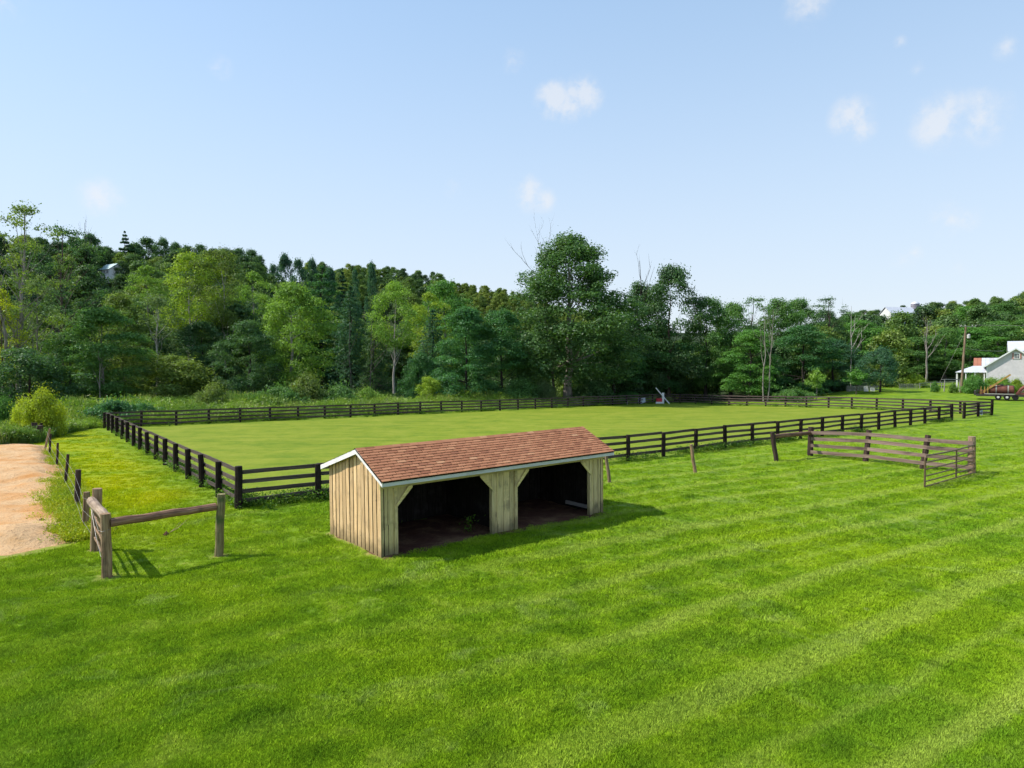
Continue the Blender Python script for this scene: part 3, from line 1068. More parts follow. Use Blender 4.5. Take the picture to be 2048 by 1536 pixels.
def cut_board(name, w, t, zt0, zt1, mat, zb=-.15):
    """upright board, slanted top (heights at its two edges), ragged edge"""
    m = MB(); vs = []; n = 6
    for i in range(n + 1):
        f = i / n
        ja, jb = random.uniform(-.004, .004), random.uniform(-.004, .004)
        for (x, zt) in ((-w / 2 + ja, zt0), (w / 2 + jb, zt1)):
            z = zb + (zt - zb) * f
            vs.append((x, -t / 2, z)); vs.append((x, t / 2, z))
    fs = []
    for i in range(n):
        a = i * 4; b = a + 4
        fs += [(a, a + 2, b + 2, b), (a + 1, b + 1, b + 3, a + 3), (a, b, b + 1, a + 1), (a + 2, a + 3, b + 3, b + 2)]
    fs += [(0, 1, 3, 2), (n * 4, n * 4 + 2, n * 4 + 3, n * 4 + 1)]
    m.add(vs, fs)
    return m.mesh(name, mat)


# left gable wall: boards with dark gaps over a backing
side_wall = MB()
poly = [(.03, -.15), (SHED_D - .03, -.15), (SHED_D - .03, roof_z(SHED_D) - .12), (RY, RZ - .12), (.03, roof_z(.03) - .12)]
side_wall.prism(poly, 'x', .11, .13)
lw = side_wall.build('side_wall', M['dark'], shed)
side_wall = MB(); side_wall.prism(poly, 'x', SHED_L - .13, SHED_L - .11)
rw = side_wall.build('side_wall', M['dark'], shed)
nb = 14
bw = SHED_D / nb
for k in range(nb):
    y0 = k * bw; yc = y0 + bw / 2
    gap = random.uniform(.040, .064)
    for wall, xs, s in ((lw, .012, 1), (rw, SHED_L - .012, -1)):
        me = cut_board('board', bw - gap, .014, roof_z(y0 + gap / 2) - .10, roof_z(y0 + bw - gap / 2) - .10, M['board'])
        o = obj('board', me, wall, (xs, yc, 0), (random.uniform(-.004, .004), 0, math.pi / 2))
# back wall
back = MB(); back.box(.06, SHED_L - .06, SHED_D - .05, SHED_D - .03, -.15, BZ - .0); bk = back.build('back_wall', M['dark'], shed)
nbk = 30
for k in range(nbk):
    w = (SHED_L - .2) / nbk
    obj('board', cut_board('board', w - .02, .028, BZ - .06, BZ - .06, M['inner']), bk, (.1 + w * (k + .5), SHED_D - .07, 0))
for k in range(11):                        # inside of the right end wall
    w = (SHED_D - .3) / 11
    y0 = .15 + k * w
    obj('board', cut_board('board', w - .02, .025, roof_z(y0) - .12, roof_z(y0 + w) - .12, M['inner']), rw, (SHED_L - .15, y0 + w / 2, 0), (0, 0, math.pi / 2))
m = MB(); m.box(8.80, 8.86, .25, 1.7, .04, .17); kb = m.build('kick_board', M['grey_kick'], shed)
# centre partition (dark, behind the pier)
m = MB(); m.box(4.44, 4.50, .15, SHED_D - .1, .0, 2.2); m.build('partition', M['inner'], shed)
# ceiling boards and rafters
HDZ = 1.95
m = MB(); m.prism([(FE + .02, roof_z(FE) - .10), (RY, RZ - .12), (BE - .02, BZ - .10), (BE - .02, BZ - .055), (RY, RZ - .06), (FE + .02, FZ - .055)], 'x', X0 + .03, X1 - .03)
deck = m.build('roof_deck', M['dark'], shed)
for k in range(13):
    x = .25 + k * .72
    m = MB(); m.prism([(.06, roof_z(.06) - .24), (RY, RZ - .27), (RY, RZ - .125), (.06, roof_z(.06) - .115)], 'x', x, x + .045); m.build('rafter', M['inner'], deck)

# front: panels of boards, header beam, posts, knee braces
m = MB(); m.box(-.02, SHED_L + .02, -.028, .06, HDZ, HDZ + .20); m.build('header', M['beam'], shed)


def front_panel(x0, x1, n, zt):
    root = MB(); root.box(x0 + .02, x1 - .02, .075, .095, -.12, zt - .05)
    rt_ = root.build('front_wall', M['dark'], shed)
    w = (x1 - x0) / n
    for k in range(n):
        g = random.uniform(.014, .026)
        o = obj('board', cut_board('board', w - g, .03, zt, zt, M['front_board'], -.14), rt_, (x0 + w * (k + .5), .055, 0), (0, random.uniform(-.006, .006), 0))
        if k:
            zb_ = random.choice((-.1, -.1, .3, .9))
            obj('batten', cut_board('batten', .055, .02, zt, zt, M['front_board'], zb_), rt_, (x0 + w * k, .029, 0))
    return rt_


front_panel(-.0, .53, 2, 1.965)
front_panel(3.94, 4.99, 4, 1.965)
front_panel(8.39, SHED_L, 3, 1.965)
for x in (.485, 3.985, 4.945, 8.435):      # trimmed opening posts
    m = MB(); m.box(x - .05, x + .05, -.018, .12, -.14, HDZ + .01); m.build('post', M['front_board'], shed)
for x, s in ((.46, 1), (4.01, -1), (4.92, 1), (8.46, -1)):
    m = MB()
    m.prism([(x, 1.44), (x + s * .05, 1.40), (x + s * .55, 1.90), (x + s * .55, 1.955), (x + s * .42, 1.955)], 'y', -.055, -.02)
    m.build('knee_brace', M['beam'], shed)
    m = MB(); m.prism([(x, 1.43), (x + s * .53, 1.952), (x, 1.952)], 'y', .0, .03); m.build('corner_panel', M['front_board'], shed)

# trim
m = MB(); m.box(X0, X1, FE - .012, FE + .014, FZ - .165, FZ - .012); m.build('fascia', M['trim'], shed)
m = MB(); m.box(X0, X1, BE - .014, BE + .012, BZ - .165, BZ - .012); m.build('fascia', M['trim'], shed)
for x in (X0 - .022, X1 - .003):
    m = MB()
    m.prism([(FE - .03, FZ - .165), (RY, RZ - .155), (RY, RZ - .01), (FE - .03, FZ - .025)], 'x', x, x + .025); m.build('rake_board', M['trim_y'], shed)
    m = MB()
    m.prism([(RY + .001, RZ - .155), (BE + .03, BZ - .165), (BE + .03, BZ - .025), (RY + .001, RZ - .01)], 'x', x, x + .025); m.build('rake_board', M['trim_y'], shed)

# shingles: each tab on the front slope
sl = math.hypot(RY - FE, RZ - FZ); fa = math.atan2(RZ - FZ, RY - FE)
rows = 13; ex = (sl + .02) / rows
tabw = .305


def tab_mesh(w):
    m = MB()
    vs = [(.011, 0, .021), (w - .011, 0, .021), (w - .011, ex + .015, .002), (.011, ex + .015, .002),
          (.011, 0, 0.0), (w - .011, 0, 0.0), (w - .011, ex + .015, -.004), (.011, ex + .015, -.004)]
    m.add(vs, [(0, 1, 2, 3), (7, 6, 5, 4), (0, 4, 5, 1), (1, 5, 6, 2), (2, 6, 7, 3), (3, 7, 4, 0)])
    return m.mesh('shingle', M['shingle'])


full = tab_mesh(tabw)
roof_root = MB(); roof_root.prism([(FE - .03, FZ - .058), (RY, RZ - .052), (RY, RZ - .012), (FE - .03, FZ - .020)], 'x', X0 - .03, X1 + .03)
roof = roof_root.build('roof', M['dark'], shed)
tabs = []
for r in range(rows):
    off = (r % 2) * tabw / 2 + random.uniform(-.015, .015)
    x = X0 - .03 - off
    while x < X1 + .03 - .02:
        a = max(x, X0 - .035); b = min(x + tabw, X1 + .035)
        if b - a > .03:
            tabs.append((a, b - a, r))
        x += tabw
tabs.sort(key=lambda t: t[0])
short = {}
rest = MB()
for k, (x, w, r) in enumerate(tabs):
    d = r * ex
    y = FE - .04 + d * math.cos(fa); z = FZ - .006 + d * math.sin(fa) - .012
    if k < 300:
        wk = round(w, 2)
        if abs(w - tabw) < .004: me = full
        else:
            if wk not in short: short[wk] = tab_mesh(wk)
            me = short[wk]
        obj('shingle', me, roof, (x, y, z), (fa + random.uniform(-.004, .006), 0, random.uniform(-.004, .004)))
    else:
        mt = Matrix.Translation((x, y, z)) @ Matrix.Rotation(fa, 4, 'X')
        me = tab_mesh(round(w, 2)) if False else None
        vs = [(.011, 0, .021), (w - .011, 0, .021), (w - .011, ex + .015, .002), (.011, ex + .015, .002),
              (.011, 0, 0.0), (w - .011, 0, 0.0), (w - .011, ex + .015, -.004), (.011, ex + .015, -.004)]
        rest.add([mt @ Vector(v) for v in vs], [(0, 1, 2, 3), (7, 6, 5, 4), (0, 4, 5, 1), (1, 5, 6, 2), (2, 6, 7, 3), (3, 7, 4, 0)])
o = rest.build('shingle_field', M['shingle'], roof); tag(o, kind='stuff')
# back slope shingles, out of sight from here
bsl = math.hypot(BE - RY, RZ - BZ); bfa = math.atan2(RZ - BZ, BE - RY)
rest = MB(); n = 18; e2 = bsl / n
for r in range(n):
    x = X0 - .03 - (r % 2) * tabw / 2
    while x < X1:
        w = min(tabw, X1 + .03 - x); a = max(x, X0 - .035); w = x + w - a
        if w > .03:
            d = r * e2
            mt = Matrix.Translation((a, BE + .04 - d * math.cos(bfa), BZ - .006 + d * math.sin(bfa) - .012)) @ Matrix.Rotation(-bfa, 4, 'X')
            rest.add([mt @ Vector(v) for v in [(.003, 0, .01), (w - .003, 0, .01), (w - .003, -e2 - .03, .001), (.003, -e2 - .03, .001)]], [(3, 2, 1, 0)])
        x += tabw
o = rest.build('back_shingle_field', M['shingle'], roof); tag(o, kind='stuff')
x = X0 - .035
while x < X1:                              # ridge caps
    w = min(.30, X1 + .035 - x)
    m = MB(); m.add([(0, -.13, -.055), (w - .006, -.13, -.055), (w - .006, 0, .014), (0, 0, .014), (w - .006, .15, -.04), (0, .15, -.04)], [(0, 1, 2, 3), (3, 2, 4, 5)])
    me = m.mesh('ridge_cap', M['shingle']); obj('ridge_cap', me, roof, (x, RY, RZ + .006)); x += .30
# inner lamp hanging by the knee brace
m = MB(); m.tube([(3.78, .10, 1.70), (3.78, .10, 1.74), (3.78, .10, 1.78), (3.78, .10, 1.81)], [.02, .045, .045, .02], 8); m.build('lamp_globe', M['white'], shed)

# stone by the wire fence
s = P(155, 1056)
m = MB(); m.tube([(-.02, 0, -.08), (0, 0, .02), (.02, 0, .13), (.03, .02, .2)], [.16, .2, .16, .05], 8, True, .12)
tag(m.build('stone', M['concrete'], None, s, True), 'pale rounded stone in the weeds by the wire fence', 'stone')
for (px_, py_, sz, lab) in ((83, 1045, .10, 'dark clod of manure on the pale dirt lot'), (118, 1056, .22, 'short dark stick lying at the edge of the dirt lot')):
    s = P(px_, py_); m = MB()
    if sz < .2: m.tube([(0, 0, -.02), (0, 0, .04), (.02, 0, .10)], [.10, .11, .03], 7, True, .2)
    else: m.tube([(-.4, 0, .04), (0, .02, .06), (.4, 0, .05)], [.03, .035, .02], 6, True, .1)
    tag(m.build('stick' if sz >= .2 else 'clod', M['dark_log'] if sz >= .2 else M['shed_dirt'], None, s + Vector((0, 0, .04))), lab, 'stick' if sz >= .2 else 'clod')

# ------------------------------------------------------------------ trees


def unit(v):
    return v / (np.linalg.norm(v, axis=1, keepdims=True) + 1e-9)


def leaf_mesh(name, Pn, Nn, size, mat, asp=.62, bend=.18):
    n = len(Pn)
    Nn = unit(Nn)
    t = unit(np.cross(Nn, rng.normal(size=(n, 3))))
    b = np.cross(Nn, t)
    s = (size * .5)[:, None]
    co = np.empty((n, 4, 3))
    co[:, 0] = Pn + t * s
    co[:, 1] = Pn + b * s * asp - Nn * s * bend
    co[:, 2] = Pn - t * s
    co[:, 3] = Pn - b * s * asp - Nn * s * bend
    f = np.arange(n * 4).reshape(n, 4)
    return quads(name, co.reshape(-1, 3), f, mat)


def clumps_to_leaves(C, Rr, per_area, size, flat=.75, centre=None, up=.35, rnd=.75, fill=.35, droop=0.0):
    """leaves on the outside of many lumps, denser on top"""
    Ps, Ns, Ss = [], [], []
    for c, r in zip(C, Rr):
        n = max(8, int(per_area * 5.2 * 12.6 * r * r))
        d = unit(rng.normal(size=(n, 3)))
        d[:, 2] = np.where((d[:, 2] < -.25) & (rng.random(n) < .6), -d[:, 2], d[:, 2])
        rad = r * (fill + (1 - fill) * rng.random(n) ** .4) * (1 + .25 * rng.normal(size=n) * .6)
        p = d * rad[:, None]
        p[:, 2] *= flat
        if droop:
            p[:, 2] -= droop * (p[:, 0] ** 2 + p[:, 1] ** 2) / max(r, .1)
        Ps.append(p + c)
        nn = d * np.array([1, 1, 1.0 / max(flat, .3)]) + rnd * rng.normal(size=(n, 3)) + np.array([0, 0, up])
        Ns.append(nn)
        Ss.append(size * .83 * rng.uniform(.6, 1.4, n))
    return np.concatenate(Ps), np.concatenate(Ns), np.concatenate(Ss)


def trunk_mesh(name, H, r0, limbs, lean=(0, 0), forks=0, top=.8):
    m = MB()
    k = 7
    wob = [Vector((random.uniform(-1, 1), random.uniform(-1, 1), 0)) * H * .008 for _ in range(k + 1)]
    axis = [Vector((lean[0] * (i / k) ** 1.5, lean[1] * (i / k) ** 1.5, H * top * i / k)) + wob[i] * (i > 0) for i in range(k + 1)]
    axis[0].z = -.6
    m.tube(axis, [r0 * (1.25 if i == 0 else 1.0 - .86 * (i / k) ** .8) for i in range(k + 1)], 8, False, .05)
    for tip, f in limbs:
        i = min(k - 1, max(1, int(f * k)))
        a = axis[i].lerp(axis[i + 1], f * k - int(f * k)) if i + 1 <= k else axis[i]
        tip = Vector(tip)
        mid = a.lerp(tip, .5) + Vector((0, 0, -.06 * (tip - a).length)) + Vector((random.uniform(-.2, .2), random.uniform(-.2, .2), 0))
        rr = r0 * (1.0 - .86 * f ** .8) * .36
        m.tube([a, a.lerp(mid, .6), mid, tip], [rr, rr * .8, rr * .6, rr * .15], 5, False)
    return m.mesh(name, M['bark'], True)


def ell_clumps(n, H, W, z0, rlo, rhi, shape=1.0, jitter=.12, shell=.45):
    """lump centres inside an uneven crown envelope"""
    C = []
    ph = rng.uniform(0, 6.28, 4); am = rng.uniform(.06, .2, 4)
    while len(C) < n:
        f = rng.random()
        z = z0 + (H - z0) * f
        prof = (np.sin(np.pi * min(1, (f * .92 + .08)) ** shape)) ** .62
        a = rng.uniform(0, 6.28)
        edge = W / 2 * prof * (1 + sum(am[k] * math.sin((k + 1) * a + ph[k] + 3 * f * k) for k in range(4)))
        r = edge * (shell + (1 - shell) * rng.random() ** .5) * (1 - .15 * rng.random())
        C.append((math.cos(a) * r, math.sin(a) * r, z))
    C = np.array(C)
    Rr = rng.uniform(rlo, rhi, n)
    return C, Rr


PROTO = {}


def add_proto(key, H, W, trunk, crown):
    PROTO[key] = (H, W, trunk, crown)


def deciduous(key, H, W, z0f, n, rlo, rhi, dens, size, shape=1.0, flat=.75, r0=.35, shell=.45, limbs=14, lean=(0, 0), droop=0.0, mat=None, up=.35, top=.8, fill=.35):
    C, Rr = ell_clumps(n, H - rhi * .6, W - rlo, H * z0f, rlo, rhi, shape, shell=shell)
    C[:, 0] += lean[0] * (C[:, 2] / H) ** 1.5; C[:, 1] += lean[1] * (C[:, 2] / H) ** 1.5
    Pn, Nn, Ss = clumps_to_leaves(C, Rr, dens, size, flat, up=up, droop=droop, fill=fill)
    # stray leaves break the outline
    out = unit(Pn - np.array([0, 0, H * .5]))
    k = rng.random(len(Pn)) < .06
    Pn[k] += out[k] * rng.uniform(.2, .9, k.sum())[:, None]
    sel = rng.choice(len(C), min(limbs, len(C)), replace=False)
    lm = [(tuple(C[i]), float(np.clip((C[i][2] / H - .16) / max(top, .3) * .92, .30, .93))) for i in sel]
    add_proto(key, H, W, trunk_mesh('trunk', H, r0, lm, lean, top=top), leaf_mesh('crown', Pn, Nn, Ss, mat or M['leaf']))


def conifer(key, H, W, z0f, levels, per, size, droop=.25, plate=.16, taper=1.0, r0=.3, mat=None, gap=.0, dens=1.0):
    Ps, Ns, Ss, lm = [], [], [], []
    for i in range(levels):
        f = i / (levels - 1)
        z = H * (z0f + (1 - z0f) * f)
        rad = W / 2 * ((1 - f) ** taper * .94 + .05) * rng.uniform(.75, 1.12)
        for b in range(per):
            if rng.random() < gap: continue
            a = 6.283 * (b + rng.uniform(-.3, .3)) / per + i * 2.4
            L = rad * rng.uniform(.7, 1.1)
            n = int(dens * (10 + 22 * L))
            u = rng.random(n) ** .6
            sidew = rng.normal(size=n) * plate * L * (1.15 - u) + rng.normal(size=n) * .12
            x = u * L
            zz = z - droop * L * u ** 1.4 + rng.normal(size=n) * .13 + .12 * L * u
            p = np.stack([math.cos(a) * x - math.sin(a) * sidew, math.sin(a) * x + math.cos(a) * sidew, zz], 1)
            Ps.append(p)
            Ns.append(np.array([math.cos(a) * .35, math.sin(a) * .35, 1.0]) + .65 * rng.normal(size=(n, 3)))
            Ss.append(size * rng.uniform(.7, 1.3, n))
            if b % 2 == 0:
                lm.append(((math.cos(a) * L * .8, math.sin(a) * L * .8, z - droop * L * .6), min(.95, z / H)))
    add_proto(key, H, W, trunk_mesh('trunk', H, r0, lm[:50], top=.98), leaf_mesh('crown', np.concatenate(Ps), np.concatenate(Ns), np.concatenate(Ss), mat or M['leaf'], .4))


def snag_mesh(H, r0, n, spread, seed, fine=3):
    """bare tree: trunk in one mesh, branches and twigs in another"""
    random.seed(seed)
    t = MB(); b = MB()
    k = 6
    ax = [Vector((random.uniform(-1, 1) * H * .012 * (i > 0), random.uniform(-1, 1) * H * .012 * (i > 0), H * i / k)) for i in range(k + 1)]
    ax[0].z = -.5
    t.tube(ax, [r0 * (1 - .85 * i / k) for i in range(k + 1)], 7, False)

    def grow(p, d, L, r, lev):
        pts = [p]; q = p
        for i in range(4):
            d = (d + Vector((random.uniform(-.18, .18), random.uniform(-.18, .18), random.uniform(-.02, .16)))).normalized()
            q = q + d * L / 4
            pts.append(q)
            if lev < fine and i >= 1:
                nd_ = (d + Vector((random.uniform(-.8, .8), random.uniform(-.8, .8), random.uniform(.0, .5)))).normalized()
                grow(q, nd_, L * .5, r * .5, lev + 1)
        b.tube(pts, [r, r * .8, r * .6, r * .4, r * .12], 4 if lev else 5, False)
    for i in range(n):
        f = .38 + .6 * i / n
        j = min(k - 1, int(f * k)); p = ax[j].lerp(ax[j + 1], f * k - j)
        a = random.uniform(0, 6.28)
        grow(p, Vector((math.cos(a) * spread, math.sin(a) * spread, 1)).normalized(), H * (.38 - .22 * f), r0 * (1 - .85 * f) * .7, 1)
    random.seed(seed + 99)
    return t.mesh('trunk', M['bark'], True), b.mesh('branches', M['bark'])


def snag(name, label, px, Y, ytop, col, seed, n=8, spread=.7, r0=.24, base=None, group=None, lean=0, fine=3):
    q = at(px, Y); z0 = q.z if base is None else base
    H = z_at(ytop, Y) - z0
    a, b = snag_mesh(H, r0, n, spread, seed, fine)
    root = empty(name, (q.x, Y, z0)); root.rotation_euler = (0, lean, 0)
    tag(root, label, 'tree', group)
    for nm, me in (('trunk', a), ('branches', b)):
        o = obj(nm, me, root); o.color = (*col, 1)
    return root


# kinds ------------------------------------------------------------
deciduous('maple', 26, 17.5, .15, 240, .9, 2.2, 1.7, .36, .66, .72, .62, .35, 26, up=.3)
deciduous('broad_a', 18, 13, .10, 95, .9, 1.9, 2.1, .34, .95, .7, .36, .4, 14)
deciduous('broad_b', 18, 12, .16, 85, .9, 1.8, 2.1, .34, 1.05, .62, .36, .4, 14)
deciduous('tier_a', 18, 12, .07, 85, 1.1, 2.1, 2.0, .34, .82, .36, .3, .5, 14, droop=.22, up=.6)
deciduous('tier_b', 18, 12, .05, 80, 1.0, 2.2, 2.0, .34, .75, .40, .3, .5, 14, droop=.26, up=.6)
deciduous('airy_a', 22, 10, .47, 62, .8, 1.5, 2.0, .30, 1.1, .75, .26, .3, 22, lean=(.5, 0), up=.35, top=.85)
deciduous('airy_b', 22, 9, .22, 75, .7, 1.35, 2.0, .30, .9, .8, .24, .3, 22, lean=(-.4, 0), top=.85)
deciduous('lace', 24, 13, .42, 60, .5, 1.25, 1.2, .34, .95, .55, .34, .25, 40, lean=(1.2, 0), up=.2, top=.95, fill=.2)
deciduous('thin', 20, 8, .18, 70, .6, 1.2, 1.3, .28, .9, .9, .22, .3, 24, top=.9, fill=.1)
deciduous('scrub', 9, 9, .02, 70, .7, 1.5, 2.4, .30, .72, .75, .18, .4, 8)
deciduous('bush', 3.2, 4.2, .02, 80, .45, .85, 8.0, .17, .55, .85, .07, .35, 6)
deciduous('bush_low', 2.0, 6.0, .05, 60, .4, .8, 6.5, .20, .65, .6, .06, .35, 6, up=.6)
deciduous('dome', 7, 7.4, .20, 110, .5, 1.0, 4.2, .22, .80, .8, .2, .5, 10)
deciduous('sapling', 4.2, 4.0, .42, 36, .32, .6, 5.5, .24, .9, .7, .07, .3, 10)
conifer('spruce', 20, 8.5, .04, 34, 9, .30, .30, .20, .9, .3)
conifer('pine', 20, 13, .12, 15, 7, .34, .10, .20, .7, .32, gap=.12, dens=2.0)
conifer('hemlock', 18, 10, .03, 30, 8, .30, .42, .26, .75, .3)
# far hillside trees
HPROTO = []
for i, (H, W, z0, n, rl, rh, fl, sh) in enumerate([(15, 11, .10, 42, 1.3, 2.3, .7, .95), (17, 10, .12, 40, 1.2, 2.1, .8, 1.0), (13, 12, .08, 40, 1.4, 2.4, .6, .9), (16, 9, .15, 34, 1.1, 2.0, .8, .95)]):
    deciduous('far_%d' % i, H, W, z0, n, rl, rh, .85, .62, sh, fl, .28, .45, 8)
conifer('far_pine', 18, 9, .08, 16, 7, .6, .12, .22, .6, .3, gap=.25, dens=2.2)


def mute(c, k):
    return tuple(v * k for v in c)


G = {'dark': (.030, .066, .024), 'blue': (.025, .064, .033), 'mid': (.042, .092, .024), 'green': (.046, .112, .022), 'emerald': (.030, .084, .028),
     'light': (.078, .138, .022), 'lime': (.105, .155, .015), 'yellow': (.18, .21, .010), 'grey': (.062, .098, .040), 'olive': (.068, .102, .022), 'sun': (.155, .195, .011)}
BARK = {'pale': (.30, .27, .235), 'grey': (.15, .135, .12), 'dark': (.05, .042, .036), 'brown': (.12, .09, .07), 'white': (.46, .425, .375)}


def tree(name, label, kind, px, Y, ytop, col, bark='grey', w=None, group='trees along the edge of the woods', base=None, cat='tree', rot=None, crown='crown', dz=0.0):
    H0, W0, tm, cm_ = PROTO[kind]
    q = at(px, Y)
    z0 = q.z if base is None else base
    H = max(.6, z_at(ytop, Y) - z0)
    sz = H / H0
    sx = sz if w is None else (w / FPX * Y) / W0
    root = empty(name, (q.x, q.y, z0 + dz))
    root.rotation_euler = (0, 0, random.uniform(0, 6.28) if rot is None else rot)
    root.scale = (sx, sx, sz)
    tag(root, label, cat, group)
    c = G[col] if isinstance(col, str) else col
    c = (c[0] * 2.1, c[1] * 2.12, c[2] * 2.15)
    k = random.uniform(.9, 1.12)
    o = obj('trunk', tm, root); o.color = (*BARK[bark], 1)
    o = obj(crown, cm_, root); o.color = (c[0] * k, c[1] * k, c[2] * k, 1)
    return root


T = tree
# left edge of the woods, from the left of the picture to the right -----------------
T('tall_tree', 'very tall thin-crowned tree leaning at the left edge of the picture', 'lace', 38, 92, 398, 'olive', 'pale', 210, rot=0.2)
T('tall_tree', 'tall open-topped tree second from the left edge, rising above the hill', 'lace', 128, 118, 440, 'dark', 'brown', 190, rot=2.2)
T('deciduous_tree', 'bright yellow-green tree cut off by the left edge of the picture', 'airy_b', 4, 90, 575, 'yellow', 'brown', 95)
T('deciduous_tree', 'slender grey-green tree with a bare lower trunk near the left edge', 'thin', 78, 96, 555, 'grey', 'pale', 120)
T('deciduous_tree', 'yellowish thin tree left of the dark spreading tree', 'thin', 118, 104, 625, 'lime', 'grey', 110)
T('deciduous_tree', 'dark spreading tree with one pale stem behind the low round shrubs', 'tier_a', 205, 92, 600, 'mid', 'pale', 175)
T('deciduous_tree', 'yellow-green tree rising behind the dark spreading tree on the left', 'broad_a', 246, 106, 585, 'olive', 'grey', 160)
T('deciduous_tree', 'grey-green birch-like tree with a pale forked trunk', 'thin', 318, 104, 585, 'grey', 'white', 140)
T('deciduous_tree', 'rounded light green tree below the hillside house', 'airy_b', 300, 142, 528, 'light', 'grey', 120)
T('deciduous_tree', 'tall lime-topped tree with a long bare white trunk', 'airy_a', 378, 112, 503, 'lime', 'white', 150)
T('deciduous_tree', 'tall yellow-green tree with twin pale trunks', 'airy_a', 452, 114, 498, 'olive', 'white', 135)
T('deciduous_tree', 'pale green tree right behind the twin-trunked tree', 'airy_b', 505, 138, 540, 'light', 'pale', 110)
T('dense_tree', 'dark thicket tree under the white-trunked tree', 'scrub', 345, 98, 705, 'olive', 'dark', 190)
T('dense_tree', 'dark bushy tree left of the big light green tree', 'broad_a', 500, 98, 640, 'dark', 'dark', 150)
T('dense_tree', 'dark thicket tree filling the gap left of the twin trunks', 'broad_b', 405, 108, 640, 'dark', 'dark', 150)
T('dense_tree', 'low dark tree behind the bright bush at the far left', 'scrub', 60, 84, 690, 'dark', 'dark', 190)
T('dense_tree', 'dark tree between the left edge and the spreading tree', 'broad_b', 140, 100, 660, 'mid', 'dark', 140)
T('deciduous_tree', 'big light green tree with a pale trunk in front of the pine', 'broad_b', 583, 100, 560, 'light', 'pale', 158, rot=1.0)
T('pine_tree', 'dark pine with long level boughs right of the big light tree', 'pine', 645, 118, 535, 'emerald', 'dark', 190)
T('conifer_tree', 'dark narrow conifer just right of the pine', 'hemlock', 702, 112, 575, 'blue', 'dark', 150)
T('conifer_tree', 'dark conifer with a grey bare stem beside the white-trunked tree', 'hemlock', 748, 110, 618, 'dark', 'grey', 120)
T('deciduous_tree', 'fresh green tree with a white forked trunk in the middle of the woods', 'airy_a', 788, 106, 562, 'light', 'white', 118)
T('deciduous_tree', 'yellow-green crown behind the white forked trunk', 'airy_b', 855, 132, 582, 'lime', 'pale', 110)
T('conifer_tree', 'dark conifer filling the shade left of the tiered green tree', 'hemlock', 866, 112, 622, 'blue', 'dark', 140)
T('deciduous_tree', 'round leafy tree above the tiered green tree', 'broad_a', 890, 150, 560, 'green', 'grey', 150)
T('deciduous_tree', 'dark round tree behind the tall reeds left of centre', 'scrub', 838, 102, 700, 'emerald', 'dark', 80)
T('deciduous_tree', 'bluish green tree with drooping tiers of leaves, left of the pair', 'tier_a', 932, 98, 600, 'emerald', 'dark', 150)
T('deciduous_tree', 'bluish green tree with drooping tiers of leaves, right of the pair', 'tier_b', 1003, 100, 602, 'emerald', 'dark', 140)
T('deciduous_tree', 'small yellow-green tree at the foot of the tiered pair', 'scrub', 858, 96, 750, 'lime', 'grey', 62)
T('maple_tree', 'tallest dark green tree standing alone above the far fence', 'maple', 1137, 104, 466, (.033, .070, .022), 'pale', 300, rot=0.6)
T('deciduous_tree', 'dark tree behind the tallest tree on its right', 'broad_b', 1278, 118, 560, 'dark', 'dark', 130)
T('deciduous_tree', 'tall dark ragged tree right of the tallest tree', 'broad_a', 1338, 114, 528, 'dark', 'brown', 165)
T('deciduous_tree', 'low spreading branches under the tallest tree by the jump', 'tier_b', 1228, 109, 680, 'emerald', 'dark', 150)
T('deciduous_tree', 'dark tree with tiered boughs behind the striped jump', 'tier_a', 1312, 117, 640, 'emerald', 'dark', 150)
T('deciduous_tree', 'dense dark tree with two bare stems at its foot', 'broad_b', 1412, 114, 590, 'mid', 'dark', 128)
T('deciduous_tree', 'rounded dark tree below the open sky right of centre', 'broad_a', 1462, 118, 604, 'mid', 'dark', 120)
T('tall_tree', 'sparse-topped tree standing above the right-hand woods', 'lace', 1500, 124, 588, 'mid', 'brown', 120)
T('deciduous_tree', 'tree whose crown hides the tops of the pale twin stems', 'broad_b', 1555, 128, 594, 'mid', 'grey', 130)
T('deciduous_tree', 'bushy mid green tree over the pale twin stems', 'tier_a', 1500, 106, 650, 'green', 'dark', 120)
T('deciduous_tree', 'dense tiered tree right of the pale twin stems', 'tier_b', 1606, 108, 638, 'emerald', 'dark', 150)
T('tall_tree', 'narrow ragged tree poking above the woods behind the sapling', 'lace', 1655, 132, 590, 'dark', 'brown', 110)
T('deciduous_tree', 'crown left of the narrow ragged treetop', 'broad_a', 1600, 134, 596, 'mid', 'grey', 120)
T('deciduous_tree', 'dark shaded tree behind the small bright sapling', 'tier_b', 1665, 114, 670, 'blue', 'dark', 120)
T('deciduous_tree', 'light green rounded tree behind the bare pale tree', 'broad_a', 1722, 150, 640, 'green', 'grey', 150)
T('deciduous_tree', 'mid green tree between the two bare pale trees', 'broad_b', 1790, 156, 655, 'green', 'grey', 140)
T('sapling', 'small bright green sapling on the edge of the far lawn', 'sapling', 1634, 99, 740, 'light', 'pale', 46, group='young trees on the far lawn')
T('sapling', 'round mid green young tree beside the dark dome tree', 'sapling', 1713, 103, 738, 'green', 'brown', 54, group='young trees on the far lawn')
T('dome_tree', 'dark blue-green dome-shaped tree on the far lawn', 'dome', 1761, 106, 694, 'blue', 'dark', 86, group='young trees on the far lawn')
